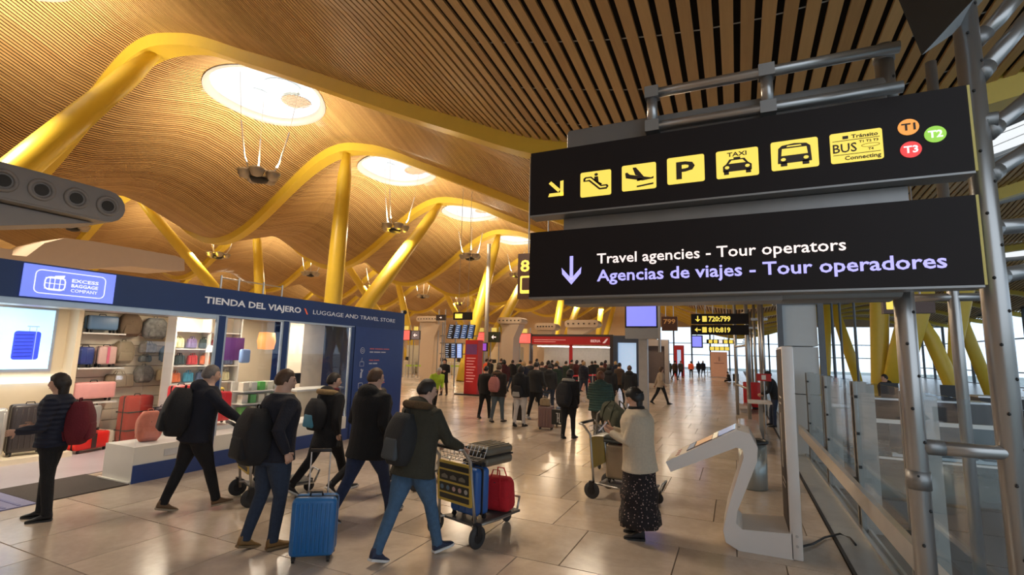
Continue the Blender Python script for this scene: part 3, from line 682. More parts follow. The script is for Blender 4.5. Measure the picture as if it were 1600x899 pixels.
t, f, W_, H_ = gate('gate_sign', 'far dark sign strip with yellow pictograms over the bright exit', 1104, 531, 1148, 537, 26, 0, 0, m=SIGNBK)
for k in range(5): MB().poly(rr2(W_*(.08+.18*k), H_*.1, W_*(.21+.18*k), H_*.9, .01), f, 0, .004).build('icon_panel', SIGNY if k != 2 else WHB, t, world=True)
t, f, W_, H_ = gate('gate_sign', 'farthest yellow lit sign strip above the exit', 1108, 542, 1140, 548, 34, 0, 0, m=SIGNBK)
for k in range(4): MB().poly(rr2(W_*(.05+.24*k), H_*.1, W_*(.25+.24*k), H_*.9, .01), f, 0, .004).build('icon_panel', SIGNY, t, world=True)
t, f, W_, H_ = gate('gate_sign', 'dark sign with yellow pictograms behind the nearest pole, right', 1381, 464, 1460, 490, 9., 0, 0, m=GATE)
for k in range(3): MB().poly(rr2(W_*(.06+.2*k), H_*.25, W_*(.2+.2*k), H_*.85, .01), f, 0, .004).build('icon_panel', SIGNY, t, world=True)
# blue screens
BLUE = mat('blue_screen', (.22, .24, .95), .4, emit=1.0, var=.03)
def screen(label, px0, py0, px1, py1, y, m=BLUE, post=True, below=0, bez=.05, cat='screen', name='display_screen'):
    a, b = px3(px0, py1, y), px3(px1, py0, y); t = thing(name, label, cat, ((a.x+b.x)/2, y, 0 if post else a.z))
    MB().box((a.x-bez, y, a.z-bez), (b.x+bez, y+.12, b.z+bez)).build('case', BLACK, t, world=True)
    MB().box((a.x, y-.006, a.z), (b.x, y-.001, b.z)).build('screen', m, t, world=True)
    if not post: MB().cyl(((a.x+b.x)/2, y+.06, b.z), ((a.x+b.x)/2, y+.06, Z(a.x, y)-.08), .02, n=6).build('suspension_rod', ALU, t, world=True)
    if below: MB().box((a.x-bez, y, a.z-bez-below), (b.x+bez, y+.12, a.z-bez-.01)).build('lower_panel', GREY, t, world=True)
    return t, a, b
t, a, b = screen('blank blue-violet screen on a grey column under the long black sign', 979, 478, 1025, 510, 16.0, below=.35)
PST = mat('column_grey', (.42, .40, .38), .4)
MB().box((a.x+.35, 16.13, 0), (a.x+.62, 16.4, 3.9)).build('post', PST, t, world=True); MB().box((b.x+.05, 15.98, 2.2), (b.x+.12, 16.1, 4.2)).build('frame_post', ALU, t, world=True)
screen('small blue screen hanging below the gate numbers', 1082, 526, 1096, 542, 24, post=False)
# right-hand pale frames around the seating, far right corridor posts
fr_ = thing('corridor_rack', 'white steel tube frame standing beside the corridor, left of the totem', 'frame', (.35, 16, 0))
for px_, py_ in ((1153, 640), (1172, 655), (1197, 640)):
    p = fl(px_, py_+8); MB().cyl((p.x, p.y, 0), (p.x, p.y, 4.6), .06, n=12).build('post', ALU, fr_, True, world=True)
p0, p1, p2 = fl(1153, 648), fl(1172, 663), fl(1197, 648)
for z in (1.1, 2.5, 3.6): MB().tube([(p0.x, p0.y, z), (p1.x, p1.y, z)], .04, 8).build('cross_tube', ALU, fr_, True, world=True)
for k in range(6):
    o_ = thing('steel_mast', 'thin grey mast, %s in the row receding along the right corridor edge' % ('nearest', 'second nearest', 'third', 'fourth', 'second farthest', 'farthest')[k], 'mast', (.9, 22+6*k, 0), group='grey masts along the corridor edge')
    MB().cyl((0, 0, 0), (0, 0, 5.0), .07, n=10).build('pole', ALU, o_, True); MB().box((-.3, -.04, 3.6), (.3, .04, 3.7)).build('arm', ALU, o_)
# tall grey mast over the check-in hall
p = px3(763, 420, 33); ms = thing('tall_mast', 'tall pale grey mast between two yellow columns over the check-in hall', 'mast', (p.x, 33, 0))
MB().cyl((0, 0, 0), (0, 0, 10.4), .17, .14, 14).build('pole', mat('mast_grey', (.5, .48, .44), .4), ms, True)
# ================================================================ AIR NOZZLE DUCTS
BEI = mat('duct_beige', (.66, .54, .42), .5, var=.04); DGR = mat('duct_grey', (.27, .27, .28), .45, var=.05); NOZ = mat('nozzle', (.05, .05, .05), .5)
def stad(x0, x1, z0, z1, n=8):
    r = (z1-z0)/2; zc = (z0+z1)/2
    return [(x1-r+r*math.sin(PI*k/n), zc-r*math.cos(PI*k/n)) for k in range(n+1)]+[(x0+r-r*math.sin(PI*k/n), zc+r*math.cos(PI*k/n)) for k in range(n+1)]
def duct(label, o, u, L, h, dep, m, stem, nn=6, lower=.0, nr=.17, facedir=1, name='air_duct', zbase=None):
    """o: lower left corner of the nozzle face; u: along; nozzle face looks to n=u x z"""
    t = thing(name, label, 'air duct', (o[0], o[1], 0)); f = Fr(o, u, (0, 0, 1))
    MB().poly(stad(0, L, 0, h), f, -dep, 0).build('hood', m, t, 'auto', world=True)
    MB().poly(stad(.03, L-.03, .03, h-.03), f, .001, .02).build('nozzle_plate', m, t, 'auto', world=True)
    for k in range(nn):
        a = L*(k+.5)/nn if nn > 1 else L/2
        a = h*.5+(L-h)*(k/(nn-1)) if nn > 1 else L/2
        c = f.p(a, h*.5, .02); e = f.p(a, h*.5, .06)
        nz = MB().tube([f.p(a+nr*math.cos(2*PI*q/16), h*.5+nr*math.sin(2*PI*q/16), .03) for q in range(16)], nr*.2, 6, True).build('nozzle', m, t, True, world=True)
        MB().cyl(c, c+f.n*.012, nr*.62, n=16).build('nozzle_opening', BLACK, nz, world=True)
    # sloping underside and stem
    s0, s1 = stem; pts = [(s0, -.02), (L-h*.6, -.02), (s1+.15, -.75), (s1, -1.6), (s1, -o[2]), (s0, -o[2])]
    MB().poly(pts, f, -dep+.08, -.25).build('stem', m, t, 'auto', world=True)
    if lower: 
        for k in range(3): MB().box((L*.15+k*L*.25, -.03, -dep*.6), (L*.3+k*L*.25, -.021, -dep*.55), f).build('slot', BLACK, t, world=True)
    return t
duct('dark grey air duct hood with four round nozzles above the store', (-11, .8, 4.38), (0, 1, 0), 4.62, .62, 1.5, DGR, (.3, 1.6), 9, 1, .165)
tb_ = thing('air_duct', 'long beige rounded air duct hood behind the store logo panel', 'air duct', (-16, 8, 0))
MB().poly([(5.2, 4.1), (5.9, 4.15), (6.2, 4.55), (6.6, 4.78), (7.2, 4.83), (9.45, 4.85), (9.7, 4.78), (9.75, 4.42), (9.5, 4.36), (8.2, 4.3), (6.5, 3.9), (6.2, 3.0), (6.2, 0.02), (5.2, 0.02)], Fr((-16, 0, 0), (0, 1, 0), (0, 0, 1)), -1.6, 0).build('hood', BEI, tb_, 'auto', world=True)
MB().box((-16.2, 5.0, 3.95), (-15.9, 5.6, 4.25)).build('end_box', BEI, tb_, world=True)
def bduct(label, px0, py0, px1, py1, y, nn=7):
    a, b = px3(px0, py1, y), px3(px1, py0, y)
    return duct(label, (a.x, y, a.z), (1, 0, 0), b.x-a.x, b.z-a.z, 1.3, BEI, (.2, 1.3), nn, 0, (b.z-a.z)*.17)
bduct('beige air duct hood with a nozzle row left of the flight boards', 650, 494, 684, 503, 34)
bduct('beige air duct hood with six dark nozzles above the red check-in sign', 776, 496, 815, 506, 36, 6)
bduct('beige air duct hood left of the ticket office', 835, 505, 868, 516, 41, 6)
bduct('wide beige air duct hood rising behind the ticket office', 882, 500, 935, 512, 44, 6)
for px_, lab in ((668, 'tall beige sloping air duct left of the flight boards'), (790, 'beige air duct stem under the six-nozzle hood')):
    p = px3(px_, 520, 30); t = thing('air_duct', lab, 'air duct', (p.x, 30, 0)); MB().poly([(-.5, 0), (.5, 0), (.6, 3.1), (1.0, 4.0), (.3, 4.0), (-.3, 3.3)], Fr((0, 0, 0), (1, 0, 0), (0, 0, 1)), -1, 0).build('stem', BEI, t)
# ================================================================ INFO STAND, TOTEM, BIN, BENCHES
WL = mat('white_lacquer', (.82, .79, .77), .28, var=.03, coat=.3)
b0 = fl(1135, 858); y0 = b0.y
def P2(px, py): q = px3(px, py, y0); return (q.x, max(0.0, q.z))
xl_ = px3(1231, 760, y0).x
outer = [P2(1048, 738), P2(1040, 722), P2(1150, 672), (P2(1172, 678)), P2(1184, 700), P2(1183, 722), P2(1152, 800), P2(1150, 818), P2(1160, 828), (xl_+.02, P2(1226, 833)[1]), (xl_+.02, 0.0), (P2(1155, 862)[0], 0.0), P2(1134, 848), P2(1130, 830), P2(1136, 800), P2(1162, 715), P2(1160, 702), P2(1150, 700)]
inf = thing('info_stand', 'white Z-shaped touch-screen information stand with a tall slim back panel', 'information stand', (b0.x, y0, 0))
fI = Fr((0, y0, 0), (1, 0, 0), (0, 0, 1)); MB().poly(outer, fI, -.62, 0).build('body', WL, inf, 'auto', world=True)
T0, T1 = V(outer[1][0], y0, outer[1][1]), V(outer[2][0], y0, outer[2][1]); fT = Fr(T0, T1-T0, (0, 1, 0)); LT = (T1-T0).length
scr = MB().box((LT*.30, .07, .001), (LT*.99, .55, .006), fT).build('screen', mat('screen_glass', (.10, .12, .18), .05, spec=.8), inf, world=True)
MB().box((LT*.42, .12, .006), (LT*.66, .5, .008), fT).build('screen_picture', mat('picture_tan', (.55, .33, .15), .3, emit=.5, scale=9, var=.5), scr, world=True)
MB().box((LT*.67, .07, .006), (LT*.74, .55, .008), fT).build('screen_picture', mat('picture_pale', (.8, .68, .45), .3, emit=.5), scr, world=True)
MB().box((LT*.31, .12, .006), (LT*.40, .5, .008), fT).build('screen_picture', mat('picture_slate', (.12, .18, .26), .3, emit=.4), scr, world=True)
MB().box((LT*.76, .10, .006), (LT*.97, .52, .008), fT).build('screen_picture', mat('picture_blue', (.20, .26, .42), .3, emit=.5, scale=8, var=.4), scr, world=True)
for k in range(3): MB().box((LT*.13, .12+.15*k, .001), (LT*.19, .17+.15*k, .004), fT).build('print_mark', mat('mark_red', (.35, .08, .06), .5), inf, world=True)
MB().lathe([(.012, 0), (.012, .004)], fT.p(LT*1.04, .12, 0), 10).build('camera_dot', BLACK, inf, world=True)
# totem
yt_ = y0; xl, xr = px3(1231, 760, yt_).x, px3(1250, 760, yt_).x
tot = inf
MB().rbox(((xl+xr)/2, yt_+.36, 1.1), (xr-xl, .72, 2.2), .012, 2).build('back_panel', WL, tot, 'auto', world=True)
TP = mat('totem_face', (.085, .072, .064), .65, var=.05, spec=.2)
MB().box((xl-.006, yt_+.05, .25), (xl-.001, yt_+.70, 2.17)).build('face_panel', TP, tot, world=True)
fX = Fr((xl-.006, yt_+.7, 0), (0, -1, 0), (0, 0, 1))
MB().poly(rr2(.26, .98, .32, 1.45, .02), fX, 0, .003).poly(rr2(.23, .85, .35, 1.15, .02), fX, 0, .003).build('bottle_print', mat('print_pale', (.6, .56, .5), .5), tot, world=True)
for z, w_ in ((1.62, .26), (1.55, .20), (.72, .34), (.66, .28)): MB().box((.2, z, 0), (.2+w_, z+.018, .002), fX).build('print_line', mat('print_pale'), tot, world=True) if False else MB().box((.2, z, 0), (.2+w_, z+.018, .002), fX).build('print_line', MATS['print_pale'], tot, world=True)
for z in (.14, .24): MB().cyl((xr-.05, yt_, z), (xr-.05, yt_-.008, z), .014, n=12).build('screw', STEEL, tot, world=True)
cab = thing('power_cable', 'black cable running from the totem foot over the floor edge', 'cable', (.9, 6.6, 0))
MB().tube([(xr+.01, 6.5, .03), (xr+.15, 6.7, .02), (xr+.3, 7.0, .02), (1.05, 7.2, .03), (1.13, 7.1, .03), (1.15, 6.9, .02)], .012, 8).build('cable_run', BLACK, cab, True, world=True)
# waste bin
bb = fl(1178, 763); bn = thing('waste_bin', 'grey metal waste bin with a black rim behind the information stand', 'bin', (bb.x, bb.y, 0))
MB().lathe([(.19, 0), (.205, .02), (.21, .7), (.19, .7), (.18, .05)], n=24).build('drum', mat('bin_metal', (.33, .36, .36), .3, metal=.6), bn, True)
MB().tube([(.212*math.cos(2*PI*k/24), .212*math.sin(2*PI*k/24), .73) for k in range(24)], .03, 8, True).build('rim', BLACK, bn, True)
# low stone benches by the glass
ST = marble_mat('bench_stone', (.62, .56, .52), (.45, .38, .33), .2)
for (y_, l_, lab) in ((14.6, 4.2, 'nearest low stone bench behind the waste bin'), (22.5, 3.0, 'second low stone bench along the glass')):
    t = thing('stone_bench', lab, 'bench', (.25, y_, 0)); MB().rbox((0, 0, .22), (.5, l_, .1), .02, 2).build('slab', ST, t, 'auto')
    for s in (-1, 1): MB().rbox((0, s*l_*.36, .085), (.36, .3, .168), .01, 1).build('foot', ST, t)
rd = fl(1178, 640); t = thing('red_stand', 'red box stand at the corridor edge behind the benches', 'stand', (rd.x, rd.y, 0)); MB().rbox((0, 0, .55), (.75, .5, 1.1), .03, 2).build('box', mat('red_box', (.45, .01, .015), .4), t, 'auto'); MB().box((-.36, -.26, .03), (.36, -.252, .1)).build('skirting', BLACK, t)
t = thing('exit_sign', 'small red and white sign on a post near the person in a cap', 'sign', (.75, 17, 0)); MB().cyl((0, 0, 0), (0, 0, 1.75), .02).build('post', ALU, t); MB().box((-.2, -.02, 1.4), (.2, -.01+.01, 1.62)).build('plate', mat('red_sign', (.5, .03, .03), .5), t); MB().box((-.06, -.026, 1.44), (.06, -.021, 1.58)).build('white_mark', WHITE, t)
t = thing('desk_shelf', 'sloping pale counter top beside the person in a cap', 'desk', (.55, 14.8, 0)); MB().box((-.3, -.5, .92), (.25, .4, .96)).build('top', WL, t); MB().box((-.05, -.1, 0), (.05, .1, .92)).build('leg', GREY, t)
# ================================================================ LUGGAGE KIT
_bc = {}
def clothm(name, col, rough=.85, **k): return mat(name, col, rough, var=k.pop('var', .25), scale=k.pop('scale', 12), bump=k.pop('bump', .35), **k)
PLB = BLACK
TELE = mat('chrome', (.6, .6, .62), .2, metal=.9)
def backpack(label, col, w=.32, d=.2, h=.46, loc=(0, 0, 0), rz=0, group='backpacks on the store wall', pocket=None, strap=None, rot=None, name='backpack', cat='backpack', camo=None, pc2=None):
    t = thing(name, label, cat, loc, rz, group, rot)
    m = clothm('pack_%02d%02d%02d%s' % tuple([int(c*99) for c in col]+['c' if camo else '']), col, var=.8 if camo else .2, scale=14 if camo else 12)
    sm = strap or m
    body = MB(); rings = []
    for k in range(9):
        q = k/8; s_ = (1-.28*max(0, q-.6)**2/.16)*(1-.14*max(0, .15-q)/.15); sw = math.sin(PI*min(.96, max(.04, q)))**.13
        ring = []
        for i in range(16):
            a = 2*PI*i/16; c, s = math.cos(a), math.sin(a); e = .45
            x = w/2*s_*sw*math.copysign(abs(c)**e, c); y = d/2*sw*(.75+.35*math.sin(PI*q))*math.copysign(abs(s)**e, s)
            ring.append(V(x, min(y, d*.42), h*q))
        rings.append(ring)
    body.loft(rings).build('pack_body', m, t, True)
    MB().rbox((0, -d*.46, h*.3), (w*.72, d*.3, h*.42), min(.04, d*.14), 3, taper=.85).build('front_pocket', pocket or m, t, True)
    MB().tube([(-w*.2, -d*.34, h*.62), (0, -d*.5, h*.66), (w*.2, -d*.34, h*.62)], .008, 5).build('zip', PLB, t)
    MB().tube([(-.04, .02, h*.97), (-.03, .02, h+.035), (.03, .02, h+.035), (.04, .02, h*.97)], .009, 6).build('top_handle', sm, t, True)
    for s_ in (-1, 1): MB().tube([(s_*w*.22, d*.36, h*.93), (s_*w*.3, d*.52, h*.75), (s_*w*.33, d*.5, h*.35), (s_*w*.38, d*.36, h*.1)], (.028), 8, flat=.3, side=(1, 0, 0)).build('shoulder_strap', sm, t, True)
    return t
def suitcase(label, col, w=.4, d=.24, h=.58, loc=(0, 0, 0), rz=0, group='suitcases', ribs=5, handle=.0, rot=None, rough=.35, soft=False, band=None, tilt=None, metal=0.):
    t = thing('suitcase', label, 'suitcase', loc, rz, group, rot)
    m = mat('case_%02d%02d%02d%s' % tuple([int(c*99) for c in col]+['s' if soft else '']), col, .8 if soft else rough, metal=metal, var=.12, bump=.3 if soft else 0)
    z0 = .055
    MB().rbox((0, -d*.25, z0+(h-z0)/2), (w, d*.5-.004, h-z0), min(.05, d*.2), 3).build('front_shell', m, t, True)
    MB().rbox((0, d*.25, z0+(h-z0)/2), (w, d*.5-.004, h-z0), min(.05, d*.2), 3).build('back_shell', m, t, True)
    MB().rbox((0, 0, z0+(h-z0)/2), (w*.985, .02, (h-z0)*.99), .01, 2).build('zip_band', PLB, t)
    if ribs:
        rb = [MB().rbox((-w*.38+w*.76*i/(ribs-1), -d*.5, z0+(h-z0)/2), (w*.045, .014, (h-z0)*.84), .006, 1) for i in range(ribs)]
        for r_ in rb: r_.build('rib', m, t, True)
    if band: MB().box((-w*.07, -d*.5-.008, z0+.02), (w*.07, -d*.5-.001, h-.02)).box((-w*.07, -d*.5-.008, h), (w*.07, d*.5, h+.006)).build('luggage_strap', band, t)
    for sx in (-1, 1):
        for sy in (-1, 1):
            wh = MB().cyl((sx*w*.38-.012, sy*d*.32, .028), (sx*w*.38+.012, sy*d*.32, .028), .028, n=12); wh.box((sx*w*.38-.018, sy*d*.32-.015, .03), (sx*w*.38+.018, sy*d*.32+.015, .07)); wh.build('wheel', PLB, t)
    MB().tube([(-.06, 0, h), (-.05, 0, h+.03), (.05, 0, h+.03), (.06, 0, h)], .01, 6).build('carry_handle', PLB, t, True)
    if handle:
        for s_ in (-1, 1): MB().cyl((s_*w*.22, d*.3, h-.02), (s_*w*.22, d*.3, h+handle), .008, n=8).build('telescopic_rod', TELE, t)
        MB().rbox((0, d*.3, h+handle), (w*.5, .03, .035), .012, 2).build('pull_grip', PLB, t, True)
    return t
def bag(label, col, w=.4, d=.2, h=.25, loc=(0, 0, 0), rz=0, group='bags on the store wall', name='shoulder_bag', cat='bag', camo=False, straps=True, rot=None):
    t = thing(name, label, cat, loc, rz, group, rot)
    m = clothm('bag_%02d%02d%02d%s' % tuple([int(c*99) for c in col]+['c' if camo else '']), col, var=.8 if camo else .2, scale=14)
    MB().rbox((0, 0, h/2), (w, d, h), min(h, d)*.32, 4, taper=.88).build('bag_body', m, t, True)
    MB().tube([(-w*.42, -d*.3, h*.8), (0, -d*.42, h*.86), (w*.42, -d*.3, h*.8)], .006, 5).build('zip', PLB, t)
    for s_ in (-1, 1):
        MB().tube([(-w*.2, s_*d*.47, h*.15), (-w*.19, s_*d*.47, h*.8), (-w*.1, s_*d*.25, h*1.22), (w*.1, s_*d*.25, h*1.22), (w*.19, s_*d*.47, h*.8), (w*.2, s_*d*.47, h*.15)], .011, 6, flat=.6).build('handle', m, t, True)
    return t
# ================================================================ TRAVEL STORE
NAVY = mat('navy_panel', (.012, .035, .14), .32, var=.08)
NAVY2 = mat('navy_panel_blue', (.02, .05, .20), .35, var=.08)
SILV = mat('silver_frame', (.50, .56, .62), .3, metal=.6)
CREAM = mat('cream_panel', (.74, .62, .44), .5, var=.04)
CREAM2 = mat('slat_cream', (.80, .70, .54), .5, var=.05)
STW = mat('plinth_white', (.72, .70, .66), .4, var=.03)
FX = -8.2
store = thing('travel_store', 'dark blue glass-fronted luggage and travel store on the left', 'shop', (-10, 6, 0))
def sb(name, a, b, m, par=None, **k): return MB().box(a, b).build(name, m, par or store, world=True, **k)
sb('fascia', (FX-.2, -1.5, 2.60), (FX, 10.95, 3.06), NAVY)
sb('fascia_soffit', (FX-.45, -1.5, 2.52), (FX-.02, 5.72, 2.60), SILV)
sb('window_head', (FX-.08, 5.72, 2.56), (FX-.01, 9.06, 2.60), SILV)
sb('blue_wall', (FX-.2, 9.06, 0), (FX, 10.95, 2.60), NAVY2)
sb('end_wall', (-12.2, 10.80, 0), (FX-.2, 10.95, 3.06), NAVY)
sb('rear_wall', (-12.25, -1.5, 0), (-12.1, 10.95, 3.0), CREAM)
sb('near_wall', (-12.2, -1.6, 0), (FX, -1.5, 3.06), CREAM)
sb('store_ceiling', (-12.1, -1.5, 2.82), (FX-.2, 10.8, 2.9), mat('store_ceiling', (.5, .42, .33), .7))
SFL = marble_mat('store_floor', (.46, .42, .46), (.38, .34, .38), .3)
sb('store_floor', (-12.1, -1.5, 0), (FX-1.15, 10.8, .012), SFL)
MATD = mat('entrance_mat', (.075, .06, .055), .9, bump=.6, bscale=200)
sb('entrance_mat', (FX-1.15, 3.5, 0), (FX+.02, 4.55, .014), MATD)
gm = mat('blue_grid_mat', (.20, .20, .36), .6, bump=.5, bscale=120); sb('blue_mat', (FX-1.15, -1.5, 0), (FX+.02, 3.49, .014), gm)
for k in range(34): sb('mat_rib', (FX-1.1, -1.3+k*.14, .014), (FX-.02, -1.27+k*.14, .02), mat('mat_rib', (.10, .10, .26), .5))
for y in (5.74, 7.10, 9.02): sb('window_post', (FX-.10, y-.06, .0), (FX, y+.06, 2.58), NAVY)
for y in (5.66, 5.82, 7.02, 7.18, 8.94): sb('silver_post', (FX-.05, y-.02, .5), (FX-.01, y+.02, 2.57), SILV)
for a, b in ((4.58, 5.66), (5.84, 7.0), (7.2, 8.92)): sb('window_pane', (FX-.035, a, .5), (FX-.02, b, 2.56 if a > 5 else 2.1), glass('shop_glass', (.97, .98, 1), .06))
sb('side_pane', (-8.95, 4.585, .5), (FX-.03, 4.60, 2.1), MATS['shop_glass'])
sb('plinth', (-8.95, 4.57, 0), (FX-.002, 9.0, .52), STW)
sb('plinth_skirt', (FX-.0015, 4.57, 0), (FX+.02, 9.0, .26), NAVY2)
sb('plinth_lip', (-9.0, 4.53, .0), (FX-.0, 4.569, .03), STW)
sb('price_card', (FX-.0015, 5.0, .33), (FX+.004, 5.22, .43), mat('card_grey', (.55, .57, .62), .5))
sb('alarm_dome', (FX-.1, 10.9, 3.06), (FX-.05, 10.94, 3.14), STW); MB().ball((FX-.06, 11.02, 3.1), .06, 12, 8).build('camera_dome', BLACK, store, True, world=True)
FS = Fr((FX+.001, 0, 0), (0, 1, 0), (0, 0, 1))
yy = lambda px, py: atx(px, py, FX)
LOGOB = mat('logo_blue', (.16, .22, .80), .4, emit=1.0, var=.35, scale=1.2)
A0, A1 = yy(37, 411), yy(174, 476); ly0, ly1, lz0, lz1 = yy(33, 440).y, yy(178, 450).y, A1.z-.03, A0.z+.03
lz0, lz1 = 2.62, 3.04
lp = MB().poly([(ly0, lz0), (ly1, lz0), (ly1, lz1), (ly0, lz1)], FS, 0, .02).build('logo_panel', LOGOB, store, world=True)
WB = mat('white_print', (.85, .88, .95), .5, emit=.9, var=.02)
LW, LH = ly1-ly0, lz1-lz0
def outline(pts, fr, wd, m, par, c=.02, name='logo_mark'):
    MB().tube([fr.p(a, b, c+.002) for a, b in pts], wd, 5, True).build(name, m, par, world=True)
outline(rr2(ly0+LW*.12, lz0+LH*.14, ly0+LW*.88, lz0+LH*.86, .06), FS, .006, WB, lp)
gx0, gz0 = ly0+LW*.32, lz0+LH*.47
outline(rr2(gx0-LW*.10, gz0-LH*.20, gx0+LW*.11, gz0+LH*.20, .055), FS, .008, WB, lp)
m_ = MB()
for dz in (-.07, .0, .07): m_.poly([(gx0-LW*.10, gz0+dz-.004), (gx0+LW*.11, gz0+dz-.004), (gx0+LW*.11, gz0+dz+.004), (gx0-LW*.10, gz0+dz+.004)], FS, .02, .024)
for q in (-.05, .0, .055): m_.poly([(gx0+LW*q-.004, gz0-.08), (gx0+LW*q+.004, gz0-.08), (gx0+LW*q+.004, gz0+.08), (gx0+LW*q-.004, gz0+.08)], FS, .02, .024)
m_.poly([(gx0-LW*.02, gz0+LH*.20), (gx0+LW*.09, gz0+LH*.20), (gx0+LW*.10, gz0+LH*.29), (gx0+LW*.0, gz0+LH*.25)], FS, .02, .024)
m_.build('logo_mark', WB, lp, world=True)
for s, z, b_ in (('EXCESS', .58, .025), ('BAGGAGE', .42, .025), ('COMPANY', .26, .0)): text(s, FS, ly0+LW*.50, lz0+LH*z, .045, WB, lp, LW*.30, b_, c=.02)
LTR = mat('fascia_letter', (.62, .64, .70), .5, emit=.12)
a, b = yy(319, 475), yy(470, 489); text('TIENDA DEL VIAJERO', FS, a.y, 2.775, .115, LTR, store, b.y-a.y, .035)
m_ = MB(); q = yy(478, 484).y; m_.poly([(q-.05, 2.88), (q-.015, 2.88), (q+.06, 2.76), (q+.025, 2.76)], FS, 0, .006); m_.build('slash_mark', mat('orange_mark', (.8, .14, .06), .5, emit=.2), store, world=True)
a, b = yy(489, 490), yy(617, 502); text('LUGGAGE AND TRAVEL STORE', FS, a.y, 2.78, .095, LTR, store, b.y-a.y, .0)
# printed service list on the blue wall
RDP = mat('print_red', (.45, .12, .16), .6); WHP = mat('print_white', (.45, .48, .60), .6)
for i, (z, ws) in enumerate(((2.02, (.16, .3, .22)), (1.74, (.14, .2)), (1.47, (.18, .22)), (1.18, (.15, .32, .1)))):
    for j, (m__, dz, sc) in enumerate(((RDP, .045, 1.), (WHP, -.035, .8))):
        q = 9.62; m_ = MB()
        for w_ in ws: m_.poly([(q, z+dz), (q+w_*sc, z+dz), (q+w_*sc, z+dz+.028), (q, z+dz+.028)], FS, 0, .003); q += w_*sc+.03
        m_.build('print_line', m__, store, world=True)
    if i == 0: outline(circ(9.36, z+.01, .07, 20), FS, .006, WHP, store, 0, 'service_icon'); outline(circ(9.36, z+.01, .03, 10), FS, .005, WHP, store, 0, 'service_icon')
    if i == 1: outline([(9.29, z-.08), (9.43, z-.08), (9.43, z+.02), (9.29, z+.02)], FS, .006, WHP, store, 0, 'service_icon'); outline([(9.33, z+.03), (9.39, z+.03), (9.36, z+.12)], FS, .006, WHP, store, 0, 'service_icon')
    if i == 2: MB().poly([(9.33, z-.09), (9.39, z-.09), (9.39, z+.03), (9.43, z+.1), (9.41, z+.11), (9.36, z+.06), (9.33, z+.03)], FS, 0, .003).poly(circ(9.36, z+.1, .025, 10), FS, 0, .003).build('service_icon', WHP, store, world=True)
    if i == 3: outline(rr2(9.29, z-.05, 9.43, z+.08, .02), FS, .007, WHP, store, 0, 'service_icon'); MB().poly([(9.34, z-.09), (9.38, z-.09), (9.38, z-.05), (9.34, z-.05)], FS, 0, .003).build('service_icon', WHP, store, world=True)
# interior: screen wall and slat wall
XB_ = -11.9
sb('screen_wall', (XB_-.15, 2.0, 0), (XB_, 5.22, 2.82), CREAM)
sb('wall_fin', (XB_, 5.16, 0), (XB_+.35, 5.24, 2.82), CREAM)
pz = 0.05
while pz < 2.75:
    sb('slat_panel', (XB_-.05, 5.26, pz), (XB_, 8.6, min(pz+.205, 2.8)), CREAM2); pz += .22
sb('slat_backing', (XB_-.15, 5.24, 0), (XB_-.05, 8.6, 2.82), mat('groove', (.30, .20, .12), .7))
sb('poster_wall', (XB_-.1, 9.9, 0), (XB_, 10.75, 2.8), NAVY2); sb('poster_mark', (XB_, 10.1, 1.3), (XB_+.006, 10.5, 1.9), mat('poster_red', (.30, .06, .14), .5))
sb('white_pillar', (-10.6, 9.2, 0), (-10.0, 9.9, 2.82), mat('pillar_cream', (.72, .62, .50), .6))
sb('shelf_rack', (XB_-.1, 8.6, 0), (XB_, 9.9, 2.8), CREAM)
sc_ = thing('advert_screen', 'large backlit screen in the store showing a blue suitcase', 'screen', (XB_+.05, 4.4, 1.5))
sb('frame', (XB_+.002, 3.85, 1.50), (XB_+.04, 4.97, 2.70), SILV, sc_)
sb('picture', (XB_+.041, 3.88, 1.55), (XB_+.05, 4.92, 2.65), mat('advert_sky', (.42, .68, .95), .4, emit=1.1, var=.12, scale=2), sc_)
FA = Fr((XB_+.051, 4.37, 1.72), (0, 1, 0), (0, 0, 1)); AB = mat('advert_blue', (.03, .06, .62), .4, emit=.9, var=.3)
pr = MB().poly(rr2(0, 0, .38, .52, .05), FA, 0, .004).build('printed_suitcase', AB, sc_, world=True)
for k in range(7): MB().poly([(.02, .05+.065*k), (.28, .05+.065*k+.01), (.28, .062+.065*k+.01), (.02, .062+.065*k)], FA, .004, .006).build('printed_rib', mat('advert_navy', (.01, .02, .30), .4, emit=.5), pr, world=True)
MB().poly([(.30, .0), (.312, .0), (.312, .52), (.30, .52)], FA, .004, .006).poly([(.2, .52), (.21, .52), (.21, .6), (.2, .6)], FA, 0, .004).poly([(.3, .52), (.31, .52), (.31, .6), (.3, .6)], FA, 0, .004).poly([(.17, .6), (.34, .6), (.34, .62), (.17, .62)], FA, 0, .004).build('printed_handle', mat('advert_grey', (.3, .4, .6), .4, emit=.6), pr, world=True)
MB().poly([(-.45, -.16), (.52, -.16), (.52, .0), (-.35, .0)], FA, -.0005, .003).build('printed_floor', mat('advert_pale', (.55, .78, .95), .4, emit=1.0), sc_, world=True)
sb('glow_strip', (XB_, 3.0, 1.30), (XB_+.06, 5.1, 1.38), mat('led_strip', (.8, .86, 1.), .5, emit=4.), store)
sh = [(5.26, 6.0, 2.26, .36), (5.26, 6.05, 1.57, .36), (5.26, 6.0, .90, .36), (7.0, 8.2, 1.18, .30)]
for (a, b, z, d_) in sh: sb('shelf', (XB_, a, z-.03), (XB_+d_, b, z), STW)
sb('low_platform', (XB_, 3.0, 0.012), (XB_+.9, 5.1, .10), CREAM2)
